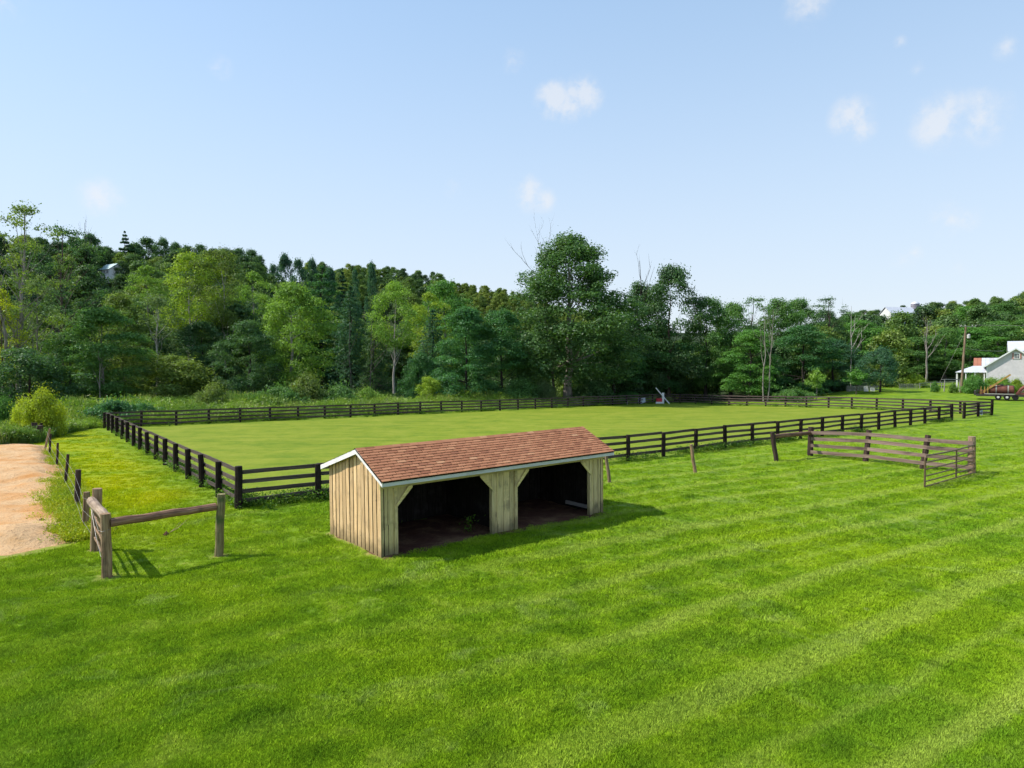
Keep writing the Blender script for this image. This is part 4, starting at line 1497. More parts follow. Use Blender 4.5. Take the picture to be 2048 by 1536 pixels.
# right hand woods behind the barn
for i, (px, Y, yt, kd, c, w, lab) in enumerate([
        (1836, 140, 668, 'tier_a', 'mid', 120, 'vine-covered tree left of the utility pole'),
        (1890, 138, 655, 'broad_a', 'mid', 120, 'full green tree directly behind the utility pole'),
        (1940, 146, 645, 'tier_b', 'green', 130, 'bright crown just right of the utility pole top'),
        (1995, 150, 640, 'broad_b', 'mid', 130, 'dark green tree above the rusty roof'),
        (2046, 152, 632, 'tier_a', 'mid', 130, 'leafy tree above the barn ridge at the right edge'),
        (1748, 190, 645, 'broad_a', 'green', 100, 'tree on the slope below the white hilltop barn'),
        (1888, 200, 622, 'broad_b', 'mid', 100, 'tall slope tree right of the white hilltop barn'),
        (1930, 215, 612, 'broad_a', 'green', 120, 'upper slope tree above the utility pole'),
        (2005, 220, 606, 'broad_b', 'mid', 120, 'upper slope tree above the barn'),
        (1822, 172, 656, 'broad_b', 'olive', 90, 'yellowish slope tree above the vine-covered tree'),
        (1700, 170, 622, 'broad_b', 'mid', 110, 'slope tree behind the bare pale tree'),
        (1645, 150, 616, 'broad_b', 'dark', 90, 'dark tree filling the skyline left of the bare pale tree')]):
    T('deciduous_tree', lab, kd, px, Y, yt, c, 'grey', w, group='trees on the right-hand slope')

# bare and dead trees
snag('dead_tree', 'bare grey dead limbs beside the top of the tallest tree', 1112, 106.5, 482, BARK['grey'], 3, 9, .5, .22, group='dead trees', lean=R(-6))
snag('dead_tree', 'dark dead spike above the trees right of the tallest tree', 1278, 116, 522, BARK['dark'], 5, 5, .25, .22, group='dead trees', fine=2)
snag('dead_tree', 'pale straight stem on the left of the twin bare trunks', 1528, 101, 618, BARK['pale'], 8, 3, .22, .12, group='dead trees', fine=1)
snag('dead_tree', 'pale forked stem on the right of the twin bare trunks', 1535, 101, 618, BARK['pale'], 11, 6, .5, .12, group='dead trees', lean=R(4), fine=2)
snag('dead_tree', 'bare white tree with spreading limbs behind the small round tree', 1702, 111, 612, BARK['white'], 14, 5, .75, .13, group='dead trees', fine=2)
snag('dead_tree', 'half-dead pale tree left of the utility pole', 1852, 131, 640, BARK['pale'], 17, 8, .6, .22, group='dead trees', fine=2)
snag('dead_tree', 'leaning bare pale trunk at the left edge of the woods', 22, 90, 520, BARK['pale'], 20, 6, .5, .30, group='dead trees', lean=R(-5), fine=1)
snag('dead_tree', 'thin dead sapling with drooping twigs behind the bright bush', 66, 88, 640, BARK['grey'], 22, 9, 1.2, .10, group='dead trees', fine=2)
snag('dead_tree', 'thin pale stem in front of the dark conifers', 700, 104, 620, BARK['grey'], 25, 4, .4, .10, group='dead trees', fine=1)
snag('dead_tree', 'grey stem in the shade right of the pine', 742, 104, 640, BARK['grey'], 26, 7, 1.0, .10, group='dead trees', fine=2)
snag('dead_tree', 'pale stem inside the shade of the dark spreading tree', 200, 88, 690, BARK['pale'], 28, 3, .35, .12, group='dead trees', fine=1)
snag('dead_tree', 'twiggy bare treetop on the ridge left of the pointed pine', 175, 262, 445, BARK['grey'], 31, 8, .5, .3, group='dead trees', fine=2)

# shrubs in front of the woods
T('bush', 'bright yellow-green rounded bush at the far left beyond the dirt lot', 'bush', 84, 53, 779, 'sun', 'brown', 74, 'shrubs along the meadow', cat='bush')
T('bush', 'lower yellow-green bush joined to the bright one on its left', 'bush', 46, 54, 798, 'sun', 'brown', 60, 'shrubs along the meadow', cat='bush')
T('bush', 'dark green bush cut by the left edge of the picture', 'bush', 4, 57, 796, 'green', 'brown', 60, 'shrubs along the meadow', cat='bush')
T('shrub', 'low dark shrub with leaflet fronds behind the far left fence corner', 'bush_low', 228, 65.5, 796, 'emerald', 'dark', 125, 'shrubs along the meadow', cat='shrub')
T('shrub', 'low dark shrub further right behind the left end of the far fence', 'bush_low', 282, 68.5, 802, 'emerald', 'dark', 90, 'shrubs along the meadow', cat='shrub')
T('shrub', 'brownish green shrub below the big light tree', 'bush', 425, 78, 768, 'olive', 'dark', 70, 'shrubs along the meadow', cat='shrub')
T('shrub', 'wide dark bramble mound under the big light tree', 'bush_low', 560, 83, 768, 'mid', 'dark', 140, 'shrubs along the meadow', cat='shrub')
T('shrub', 'rounded olive shrub beside the pale trunk of the big light tree', 'bush', 612, 86, 748, 'olive', 'dark', 90, 'shrubs along the meadow', cat='shrub')
T('shrub', 'low bramble mound under the pine', 'bush_low', 680, 88, 765, 'mid', 'dark', 110, 'shrubs along the meadow', cat='shrub')
T('shrub', 'bright shrub among the reeds left of the tiered pair', 'bush', 735, 88, 776, 'light', 'dark', 60, 'shrubs along the meadow', cat='shrub')
T('shrub', 'dense dark bush at the foot of the tallest tree', 'bush', 1045, 98, 758, 'mid', 'dark', 85, 'shrubs along the meadow', cat='shrub')
T('shrub', 'pale twiggy bush beside the trunk of the tallest tree', 'bush', 1085, 100, 760, 'grey', 'dark', 60, 'shrubs along the meadow', cat='shrub')
T('shrub', 'dark bush right of the trunk of the tallest tree', 'bush', 1185, 104, 752, 'dark', 'dark', 90, 'shrubs along the meadow', cat='shrub')
T('shrub', 'sunlit yellow-green bush beyond the shade right of the jump', 'bush', 1372, 128, 758, 'sun', 'dark', 60, 'shrubs along the meadow', cat='shrub')
T('shrub', 'tall weedy shrub left of the small bright sapling', 'bush_low', 1588, 99, 775, 'mid', 'dark', 90, 'shrubs along the meadow', cat='shrub')
for i, (px, Y, yt, w, c, lab) in enumerate([
        (1947, 101, 750, 50, 'green', 'largest leafy bush beside the utility pole'), (1984, 101, 756, 44, 'light', 'leafy bush in front of the grey barn wall corner'),
        (2008, 102, 755, 38, 'light', 'bush behind the yellow boom'), (2034, 103, 758, 30, 'lime', 'thin bush against the barn near the right edge'),
        (1870, 104, 764, 17, 'green', 'small round dark bush on the far lawn'), (1906, 102, 766, 18, 'light', 'small round light bush left of the utility pole'),
        (1828, 119, 748, 44, 'lime', 'wide yellow-green bush above the lattice panels')]):
    T('bush', lab, 'bush', px, Y, yt, c, 'brown', w, 'garden bushes by the barn', cat='bush')

# far ridge trees: one by one along the skyline
ridge = []
rr = np.random.default_rng(3)
ORD = ['leftmost', 'second', 'third', 'fourth', 'fifth', 'sixth', 'seventh', 'eighth', 'ninth', 'tenth', 'eleventh', 'twelfth', 'thirteenth', 'fourteenth', 'fifteenth', 'sixteenth', 'seventeenth']


def ordl(k, tail):
    return ORD[k] + (' ' if k == 0 else ' from the left ') + tail


for k, (px, yt) in enumerate(sorted([(150, 470), (185, 466), (215, 492), (238, 500), (275, 484), (300, 474), (325, 472), (352, 484), (380, 488), (405, 486), (430, 498), (452, 494), (482, 494), (505, 496), (522, 508), (60, 470), (95, 478)])):
    T('ridge_tree', ordl(k, 'of the dark trees on the left hill skyline'), 'far_%d' % rr.integers(0, 4), px + rr.uniform(-4, 4), 300 + rr.uniform(-10, 8), yt, 'dark', 'dark', rr.uniform(38, 58), 'skyline trees on the left hill', cat='tree')
T('pine_tree', 'pointed pine standing on the left hill skyline', 'far_pine', 254, 292, 464, 'blue', 'dark', 46, 'skyline trees on the left hill')
for k, (px, yt) in enumerate(sorted([(572, 506), (600, 516), (625, 512), (548, 525), (745, 522), (712, 536), (686, 538), (660, 533)])):
    T('ridge_tree', ordl(k, 'of the trees standing on the skyline between the two hills'), 'far_%d' % rr.integers(0, 4) if px != 686 else 'far_pine', px, 350 + rr.uniform(-10, 10), yt, 'blue', 'dark', rr.uniform(22, 40), 'skyline trees between the hills')

# ------------------------------------------------------------------ wooded hillsides seen as one mass
def gn_scatter(name, pts, rots, scl, coll, mat=None):
    me = bpy.data.meshes.new(name)
    me.vertices.add(len(pts)); me.vertices.foreach_set('co', np.asarray(pts, np.float32).ravel())
    a = me.attributes.new('rot', 'FLOAT_VECTOR', 'POINT'); a.data.foreach_set('vector', np.asarray(rots, np.float32).ravel())
    a = me.attributes.new('scl', 'FLOAT_VECTOR', 'POINT'); a.data.foreach_set('vector', np.asarray(scl, np.float32).ravel())
    me.update()
    o = obj(name, me)
    ng = bpy.data.node_groups.new(name + '_scatter', 'GeometryNodeTree')
    ng.interface.new_socket('Geometry', in_out='INPUT', socket_type='NodeSocketGeometry')
    ng.interface.new_socket('Geometry', in_out='OUTPUT', socket_type='NodeSocketGeometry')
    gi = ng.nodes.new('NodeGroupInput'); go = ng.nodes.new('NodeGroupOutput')
    ci = ng.nodes.new('GeometryNodeCollectionInfo'); ci.inputs['Collection'].default_value = coll
    ci.inputs['Separate Children'].default_value = True; ci.inputs['Reset Children'].default_value = True
    ip = ng.nodes.new('GeometryNodeInstanceOnPoints'); ip.inputs['Pick Instance'].default_value = True

    def na(n):
        k = ng.nodes.new('GeometryNodeInputNamedAttribute'); k.data_type = 'FLOAT_VECTOR'; k.inputs['Name'].default_value = n
        return k.outputs['Attribute']
    ng.links.new(gi.outputs[0], ip.inputs['Points']); ng.links.new(ci.outputs[0], ip.inputs['Instance'])
    ng.links.new(na('rot'), ip.inputs['Rotation']); ng.links.new(na('scl'), ip.inputs['Scale'])
    ng.links.new(ip.outputs[0], go.inputs[0])
    md = o.modifiers.new('scatter', 'NODES'); md.node_group = ng
    tag(o, kind='stuff')
    return o


def pool(name, meshes):
    c = bpy.data.collections.new(name)
    for k, me in enumerate(meshes):
        c.objects.link(bpy.data.objects.new('%s_%d' % (name, k), me))
    return c


def recolour(me, mat):
    m = me.copy(); m.materials.clear(); m.materials.append(mat)
    return m


hp = pool('hill_crowns', [recolour(PROTO['far_%d' % i][3], M['hill_leaf']) for i in range(4)])
hr = pool('ridge_crowns', [recolour(PROTO['far_%d' % i][3], M['ridge_leaf']) for i in range(4)])
h_rng = np.random.default_rng(21)


def hill_points(y0, y1, px0, px1, cell, keep=lambda px, y: True, jit=.85):
    out = []
    y = y0
    while y < y1:
        x = (px0 - 1024) / FPX * y; xe = (px1 - 1024) / FPX * y
        while x < xe:
            jx = x + h_rng.uniform(-jit, jit) * cell; jy = y + h_rng.uniform(-jit, jit) * cell
            px = 1024 + FPX * jx / jy
            if keep(px, jy): out.append((jx, jy))
            x += cell
        y += cell
    return np.array(out)


def hill_wood(name, pts, coll, s0, s1, label):
    n = len(pts)
    z = gz(pts[:, 0], pts[:, 1]) - .8
    s = h_rng.uniform(s0, s1, n)
    sc = np.stack([s * h_rng.uniform(.85, 1.2, n), s * h_rng.uniform(.85, 1.2, n), s], 1)
    rot = np.stack([np.zeros(n), np.zeros(n), h_rng.uniform(0, 6.28, n)], 1)
    o = gn_scatter(name, np.column_stack([pts, z]), rot, sc, coll)
    tag(o, label, 'woodland')
    return o


HOUSE = at(212, 258); HOUSE2 = at(18, 250)


def keep_left(px, y):
    x = (px - 1024) / FPX * y
    if abs(px - 214) < 24 and 160 < y < 264: return False
    if abs(px - 18) < 22 and 205 < y < 256: return False
    if abs(px - 100) < 20 and 165 < y < 185: return False
    return True


hill_wood('left_hill_wood', hill_points(118, 312, -330, 640, 7.4, keep_left), hp, .48, 1.08, 'dark mixed woodland covering the left hillside')
hill_wood('middle_hill_wood', hill_points(128, 560, 640, 1180, 9.6, lambda px, y: (y < 330 or y > 380) and not (px > 890 and y > 395)), hp, .5, 1.05, 'woodland on the hill behind the middle of the tree line')
hill_wood('sunny_ridge_wood', hill_points(395, 585, 890, 1230, 9.0), hr, .5, .8, 'sunlit yellow-green woodland along the ridge left of the tallest tree')
hill_wood('back_tree_line_wood', hill_points(118, 240, 1180, 1700, 8.0), hp, .55, .8, 'dense woodland closing the gaps behind the tree line')
hill_wood('right_hill_wood', hill_points(150, 575, 1690, 2420, 9.6, lambda px, y: not (1768 < px < 1866 and 205 < y < 452)), hp, .5, 1.05, 'green woodland covering the right hillside')

# ------------------------------------------------------------------ buildings on the hills


def mat_metal_roof(name, c1, c2, rust=None, amt=0.0):
    m, nt, out = newmat(name)
    t = nd(nt, 'ShaderNodeTexCoord')
    n = noise(nt, t.outputs['Object'], .9, 5, .6); f = noise(nt, t.outputs['Object'], 9, 4, .6)
    col = ramp(nt, n, [(.3, c1), (.7, c2)])
    if rust: col = mixc(nt, mapr(nt, f, .62 - amt * .3, .8 - amt * .3, 0, amt), col, rust)
    finish(nt, out, col, .45, .4, bump(nt, f, .1, .01), .2)
    return m


def clap_mat(name, c):
    m, nt, out = newmat(name)
    t = nd(nt, 'ShaderNodeTexCoord')
    n = noise(nt, t.outputs['Object'], 2.2, 5, .6)
    finish(nt, out, ramp(nt, n, [(.3, tuple(v * .88 for v in c)), (.7, tuple(v * 1.06 for v in c))]), .75, .25)
    return m


M['roof_white'] = mat_metal_roof('white_metal_roof', (.52, .53, .57), (.64, .65, .69))
M['roof_old'] = mat_metal_roof('old_metal_roof', (.50, .48, .49), (.64, .62, .62), (.36, .13, .06), .5)
M['roof_rust'] = mat_metal_roof('rusty_metal_roof', (.38, .13, .06), (.46, .18, .09), (.25, .09, .05), .4)
M['roof_teal'] = mat_metal_roof('teal_metal_roof', (.30, .42, .43), (.40, .52, .52))
M['clap'] = clap_mat('grey_clapboard', (.62, .575, .595))
M['clap_white'] = clap_mat('white_clapboard', (.66, .66, .64))
M['silo'] = clap_mat('silo_concrete', (.28, .26, .30))
M['glass'] = plain('dark_glass', (.035, .04, .05), .12, .5)
M['pink_trim'] = plain('faded_red_trim', (.42, .20, .17), .7, .2)
M['tyre'] = plain('rubber', (.015, .015, .016), .85, .2)
M['rust'] = plain('rusty_red', (.15, .055, .04), .8, .25, 0, .55, 1.6)
M['yellow'] = plain('faded_yellow', (.36, .22, .06), .6, .3, 0, .4, 4)
M['steel'] = plain('dark_steel', (.05, .042, .04), .6, .4, .3, .4, 5)
M['pole'] = wood('utility_pole_wood', (.13, .085, .055), (.25, .17, .115), (.36, .26, .18), 'z', 8, (.11, .08, .06), .5)
M['grey_wood'] = wood('grey_wood', (.20, .19, .17), (.34, .32, .29), (.46, .44, .41), 'x', 10, (.15, .14, .12), .5)
M['can'] = plain('transformer_grey', (.55, .53, .52), .5, .4)


def local_frame(o, ang):
    return Matrix.Translation(o) @ Matrix.Rotation(ang, 4, 'Z')


def window(parent, x, z, w, h, y=-.02, arch=False, muntins=(1, 2), mat='white', d=.06):
    fm = MB()
    t = .09 * max(w, .8)
    fm.box(x - w / 2 - t, x - w / 2, y - d, y, z - t, z + h); fm.box(x + w / 2, x + w / 2 + t, y - d, y, z - t, z + h)
    fm.box(x - w / 2, x + w / 2, y - d, y - .002, z - t, z)
    if arch:
        pts = [(x + (w / 2 + t) * math.cos(a), z + h + (w * .32) * math.sin(a)) for a in np.linspace(0, math.pi, 9)]
        fm.prism(pts + [(x - w / 2, z + h - .02), (x + w / 2, z + h - .02)], 'y', y - d, y)
    else:
        fm.box(x - w / 2 - t, x + w / 2 + t, y - d, y - .001, z + h, z + h + t)
    win = fm.build('window', M[mat], parent)
    g = MB(); g.box(x - w / 2, x + w / 2, y - .02, y - .01, z, z + h); g.build('pane', M['glass'], win)
    for k in range(1, muntins[0] + 1):
        xx = x - w / 2 + w * k / (muntins[0] + 1)
        b = MB(); b.box(xx - .02, xx + .02, y - .04, y - .021, z, z + h); b.build('muntin', M[mat], win)
    for k in range(1, muntins[1] + 1):
        zz = z + h * k / (muntins[1] + 1)
        b = MB(); b.box(x - w / 2, x + w / 2, y - .041, y - .022, zz - .02, zz + .02); b.build('muntin', M[mat], win)
    return win


# house on the left hill
hb = z_at(551, 258)
house = empty('hillside_house', (HOUSE.x, 258, hb), R(-28))
tag(house, 'white house with pale teal roof among trees on the left hill', 'house')
m = MB(); m.box(-3.2, 3.2, 0, 6, -3, 2.2); m.build('wall', M['clap_white'], house)
m = MB(); m.prism([(-.5, 2.1), (3, 4.6), (6.5, 2.1), (6.5, 2.25), (3, 4.78), (-.5, 2.25)], 'x', -3.6, 3.6); m.build('roof', M['roof_teal'], house)
m = MB(); m.prism([(0, 2.2), (6, 2.2), (3, 4.6)], 'x', -3.19, 3.19); m.build('gable', M['clap_white'], house)
for x in (-1.8, 0.1, 2.0): window(house, x, .7, .8, 1.1)
m = MB(); m.box(.6, 3.0, -1.4, -.01, -2.9, -.2); m.build('porch', M['clap'], house)
h2 = empty('hillside_house', (HOUSE2.x, 250, z_at(532, 250)), R(20))
tag(h2, 'roof corner of a pale house behind the tall trees at the left edge', 'house')
m = MB(); m.box(-3.5, 3.5, 0, 6, -3, 2.4); m.build('wall', M['clap_white'], h2)
m = MB(); m.prism([(-.4, 2.3), (3, 5.0), (6.4, 2.3), (6.4, 2.45), (3, 5.2), (-.4, 2.45)], 'x', -3.9, 3.9); m.build('roof', M['roof_teal'], h2)
window(h2, 1.5, .7, .9, 1.2)

# white barn and silo on the right hill
hbz = z_at(637, 430)
bp = at(1806, 430)
hbarn = empty('hilltop_barn', (bp.x, 430, hbz), R(14))
tag(hbarn, 'long white-roofed barn half hidden on the right hilltop', 'barn')
m = MB(); m.box(-10, 10, 0, 9, -16, 3.4); m.build('wall', M['clap_white'], hbarn)
m = MB(); m.prism([(-.6, 3.2), (4.5, 7.4), (9.6, 3.2), (9.6, 3.4), (4.5, 7.65), (-.6, 3.4)], 'x', -10.5, 10.5); m.build('roof', M['roof_white'], hbarn)
m = MB(); m.prism([(.05, 3.38), (8.95, 3.38), (4.5, 7.05)], 'x', -9.97, 9.97); m.build('gable', M['clap_white'], hbarn)
for x in (-7, -3, 1, 5): window(hbarn, x, 0.2, 1.0, 1.2)
sp = at(1828, 445)
silo = empty('silo', (sp.x, 445, z_at(637, 445))); tag(silo, 'grey silo with a white domed cap behind the hilltop barn', 'silo')
m = MB(); m.tube([(0, 0, -18), (0, 0, 9.6)], 2.55, 18); m.build('barrel', M['silo'], silo)
for k in range(6):
    m = MB(); m.tube([(0, 0, -2 + k * 2), (0, 0, -1.85 + k * 2)], 2.6, 18); m.build('hoop', M['steel'], silo)
m = MB(); m.tube([(0, 0, 9.55), (0, 0, 10.2), (0, 0, 10.9), (0, 0, 11.3)], [2.75, 2.4, 1.5, .3], 18); m.build('dome', M['roof_white'], silo)

# ------------------------------------------------------------------ grey barn at the right edge
BA = -R(35.2)
BO = Vector(((1973 - 1024) / FPX * 112, 112, 0)); BO.z = g1(BO.x, 112) - .1
barn = empty('grey_barn', BO, BA)
tag(barn, 'grey clapboard barn with arched gable window at the right edge', 'barn')
EZ = z_at(731, 112) - BO.z; PZ = z_at(697, 110) - BO.z; BW = 7.7
m = MB(); m.prism([(0, -.6), (BW, -.6), (BW, EZ), (BW / 2, PZ), (0, EZ)], 'y', 0.02, 14); bwall = m.build('wall', M['clap'], barn)
k = 0
z = -.3
cb = MB()
while z < PZ - .1:                          # clapboards, too fine to tell apart one by one
    x0, x1 = (0, BW) if z < EZ else (BW / 2 * (z - EZ) / (PZ - EZ), BW - BW / 2 * (z - EZ) / (PZ - EZ))
    xb0, xb1 = (0, BW) if z + .15 < EZ else (BW / 2 * max(0, z + .15 - EZ) / (PZ - EZ), BW - BW / 2 * max(0, z + .15 - EZ) / (PZ - EZ))
    cb.add([(x0, -.012, z), (x1, -.012, z), (xb1, .012, z + .155), (xb0, .012, z + .155), (x0, .015, z), (x1, .015, z)], [(0, 1, 2, 3), (0, 4, 5, 1)])
    z += .15
tag(cb.build('clapboards', M['clap'], bwall), kind='stuff')
m = MB(); m.box(-.03, .12, -.03, .02, -.5, EZ); m.build('corner_board', M['white'], barn)
ov = .45
sl_ = (PZ - EZ) / (BW / 2)
m = MB(); m.prism([(-ov, EZ - ov * sl_), (BW / 2, PZ), (BW / 2, PZ + .14), (-ov, EZ - ov * sl_ + .14)], 'y', -.35, 14.3); m.build('roof', M['roof_white'], barn)
m = MB(); m.prism([(BW + ov, EZ - ov * sl_), (BW / 2 + .002, PZ), (BW / 2 + .002, PZ + .14), (BW + ov, EZ - ov * sl_ + .14)], 'y', -.35, 14.3); m.build('roof', M['roof_old'], barn)
m = MB(); m.prism([(-ov, EZ - ov * sl_ - .10), (BW / 2, PZ - .10), (BW / 2, PZ + .16), (-ov, EZ - ov * sl_ + .16)], 'y', -.40, -.36); m.build('rake_board', M['white'], barn)
m = MB(); m.prism([(BW + ov, EZ - ov * sl_ - .10), (BW / 2 + .002, PZ - .10), (BW / 2 + .002, PZ + .16), (BW + ov, EZ - ov * sl_ + .16)], 'y', -.40, -.36); m.build('rake_board', M['white'], barn)
wz = z_at(717, 110) - BO.z
win = window(barn, BW / 2 + .15, wz, .62, .75, -.02, True, (2, 2))
for s in (-1, 1):
    m = MB(); m.box(BW / 2 + .15 + s * .50 - .10, BW / 2 + .15 + s * .50 + .10, -.07, -.025, wz - .08, wz + .9); m.build('shutter', M['pink_trim'], barn)
# porch wing left of the barn
wing = empty('porch_wing', BO + Vector((0, 0, 0)), BA)
tag(wing, 'low wing with white porch roof and rusty metal roof beside the barn', 'building')
z1 = z_at(744, 116) - BO.z; z2 = z_at(731.5, 118.5) - BO.z; z3 = z_at(716, 121) - BO.z
m = MB(); m.add([(-4.4, 1.6, z1), (-.02, 1.6, z1), (-.02, 5.5, z2), (-1.9, 5.5, z2), (-4.4, 9.5, z1), (-1.9, 8.5, z2),
                 (-4.4, 1.6, z1 - .1), (-.02, 1.6, z1 - .1), (-4.4, 9.5, z1 - .1)], [(0, 1, 2, 3), (0, 3, 5, 4), (0, 6, 7, 1), (0, 4, 8, 6)])
m.build('porch_roof', M['roof_white'], wing)
nst = 10
xs = np.linspace(-1.9, 4.0, nst + 1)
for k in range(nst):                        # metal sheets of the rusty roof
    m = MB(); a, b = xs[k] + .01, xs[k + 1] - .01
    m.add([(a, 5.45, z2 + .02), (b, 5.45, z2 + .02), (b, 9.2, z3), (a, 9.2, z3), (a, 5.45, z2 - .04), (b, 5.45, z2 - .04), (b, 9.2, z3 - .06), (a, 9.2, z3 - .06)],
          [(0, 1, 2, 3), (7, 6, 5, 4), (0, 4, 5, 1), (1, 5, 6, 2), (2, 6, 7, 3), (3, 7, 4, 0)])
    m.build('roof_sheet', M['roof_rust'] if k in (0, 1) else (M['roof_old'] if k in (4,) else M['roof_white']), wing)
m = MB(); m.box(-1.85, -.05, 5.6, 9, -.6, z2 - .08); m.build('wall', M['clap'], wing)
for x, y in ((-4.2, 1.8), (-2.9, 1.8), (-1.6, 1.8), (-.3, 1.8), (-4.2, 5.0)):
    m = MB(); m.box(x - .08, x + .08, y - .08, y + .08, -.6, z1 - .1); m.build('porch_post', M['white'], wing)
m = MB(); m.box(-1.2, -.7, 5.54, 5.58, 0, 2.0); m.build('door', M['steel'], wing)
# taller barn behind
tb = empty('tall_barn', BO, BA); tag(tb, 'taller white-roofed barn rising behind the grey gable', 'barn')
zt = z_at(684, 121) - BO.z; ze = z_at(703, 118) - BO.z
m = MB(); m.prism([(9.0, ze), (13.2, zt), (17.4, ze), (17.4, ze + .12), (13.2, zt + .14), (9.0, ze + .12)], 'x', 3.0, 22); m.build('roof', M['roof_white'], tb)
m = MB(); m.prism([(9.4, -.5), (17, -.5), (17, ze), (13.2, zt - .1), (9.4, ze)], 'x', 3.3, 21.7); m.build('wall', M['clap'], tb)

# ------------------------------------------------------------------ utility pole
pb0 = at(1922.6, 103)
pole = empty('utility_pole', pb0); tag(pole, 'brown wooden utility pole with crossarm and grey transformer', 'utility pole')
ph_ = z_at(651.5, 103) - pb0.z; lx = (1930 - 1922.6) / FPX * 103
m = MB(); m.tube([(0, 0, -.5), (lx * .5, 0, ph_ * .5), (lx, 0, ph_)], [.19, .165, .13], 10); m.build('pole', M['pole'], pole)
zc = ph_ - .12
m = MB(); m.box(-1.22, 1.22, -.06, .06, -.06, .06, Matrix.Translation((lx + .2, -.2, zc)) @ Matrix.Rotation(R(1.5), 4, 'Y')); m.build('crossarm', M['grey_wood'], pole)
for dx in (-.95, -.35, .75, 1.3):
    m = MB(); m.tube([(lx + .1 + dx, -.2, zc + .05), (lx + .1 + dx, -.2, zc + .14), (lx + .1 + dx, -.2, zc + .24)], [.03, .06, .045], 7); m.build('insulator', M['can'], pole)
for s in (-1, 1):
    m = MB(); m.tube([(lx + .2 + s * .8, -.2, zc - .05), (lx, -.12, zc - .75)], .02, 5); m.build('arm_brace', M['steel'], pole)
tz = z_at(677, 103) - pb0.z
m = MB(); m.tube([(lx + .27, -.25, tz), (lx + .27, -.25, tz + .06), (lx + .27, -.25, tz + .58), (lx + .27, -.25, tz + .66)], [.16, .22, .22, .15], 12); m.build('transformer', M['can'], pole)
ga_ = at(1871, 106)
strand('guy_wire', [pb0 + Vector((lx, 0, ph_ * .93)), Vector((ga_.x, 106, ga_.z))], .018, M['wire'], pole)


def sag(a, b, s, n=10):
    a = Vector(a); b = Vector(b)
    return [a.lerp(b, k / n) - Vector((0, 0, s * 4 * (k / n) * (1 - k / n))) for k in range(n + 1)]


for dx, lab in ((.75, 'upper power line running off the crossarm to the right'), (1.3, 'second power line from the crossarm end to the right')):
    a = pb0 + Vector((lx + .1 + dx, -.2, zc + .22))
    o = strand('power_line', sag(a, a + Vector((45, -12, .3)), .5), .016, M['wire']); tag(o, lab, 'cable', 'lines from the utility pole')
a = pb0 + Vector((lx, 0, z_at(697, 103) - pb0.z))
bq = BO + Matrix.Rotation(BA, 3, 'Z') @ Vector((2.2, -.1, z_at(702, 111) - BO.z))
tag(strand('power_line', sag(a, bq, .15), .022, M['wire']), 'service line from the utility pole to the grey barn', 'cable', 'lines from the utility pole')

# ------------------------------------------------------------------ trailer with tank and boom
tq = at(1953, 92)
TA = -R(35)
tr = empty('flatbed_trailer', Vector((tq.x, tq.y, tq.z)), TA); tag(tr, 'long rusty flatbed trailer with twin axles parked on the far lawn', 'trailer')
tr_z = .62
m = MB(); m.box(0, 6.6, -1.0, 1.0, tr_z, tr_z + .09); m.build('deck', M['steel'], tr)
m = MB(); m.box(.0, 6.6, -1.02, -.94, tr_z - .18, tr_z - .002); m.box(0, 6.6, .94, 1.02, tr_z - .18, tr_z - .002)
for k in range(8): m.box(.2 + k * .85, .28 + k * .85, -.93, .93, tr_z - .14, tr_z - .003)
m.build('chassis', M['steel'], tr)
m = MB(); m.box(-.25, 0, -.95, .95, tr_z - .05, tr_z + .55); m.build('headboard', M['steel'], tr)
m = MB(); m.box(.9, 4.2, -1.04, -1.0, tr_z + .10, tr_z + .22); m.build('side_rail', M['grey_wood'], tr)
for x in (2.45, 3.40, 4.30):
    for s in (-1, 1):
        w = MB(); w.tube([(x, s * 1.02, .36), (x, s * .80, .36)], [.36, .36], 18)
        wo_ = w.build('wheel', M['tyre'], tr)
        if x < 4:
            w = MB(); w.tube([(x, s * 1.035, .36), (x, s * .98, .36)], [.15, .17], 14); w.build('rim', M['can'], wo_)
    w = MB(); w.tube([(x, -.8, .36), (x, .8, .36)], .05, 6); w.build('axle', M['steel'], tr)
m = MB(); m.tube([(6.6, -.5, tr_z - .1), (7.8, 0, tr_z - .2)], .06, 6); m.tube([(6.6, .5, tr_z - .1), (7.8, 0, tr_z - .2)], .06, 6); m.build('drawbar', M['steel'], tr)
RT = Matrix.Rotation(TA, 3, 'Z')


def on_trailer(x, y, z):
    return Vector((tq.x, tq.y, tq.z)) + RT @ Vector((x, y, z))


tk = empty('rusty_tank', on_trailer(0, 0, tr_z + .1), TA); tag(tk, 'rust-red cylindrical tank strapped on the trailer', 'tank')
m = MB(); m.tube([(1.45, 0, .62), (1.55, 0, .62), (4.1, 0, .62), (4.2, 0, .62)], [.45, .60, .60, .45], 20); m.build('drum', M['rust'], tk)
for x in (2.15, 3.45):
    m = MB(); m.tube([(x, 0, .62), (x + .14, 0, .62)], .612, 20); m.build('strap', M['grey_wood'], tk)
    m = MB(); m.box(x - .1, x + .25, -.6, .6, 0, .12); m.build('cradle', M['steel'], tk)
m = MB(); m.tube([(2.8, 0, 1.2), (2.8, 0, 1.33)], .22, 12); m.build('hatch', M['steel'], tk)
bm_ = empty('yellow_boom', on_trailer(0, 0, tr_z + .1), TA); tag(bm_, 'faded yellow boom slanting up from the front of the trailer', 'boom')
m = MB(); m.box(-.11, .11, -.09, .09, 0, 3.9, Matrix.Translation((.72, -.55, .22)) @ Matrix.Rotation(R(51), 4, 'Y')); m.build('arm', M['yellow'], bm_)
for x in (.55, .95, 1.3):
    m = MB(); m.tube([(x, -.75, 0), (x, -.75, .95), (x, .75, .95), (x, .75, 0)], .05, 5); m.build('frame', M['yellow'], bm_)
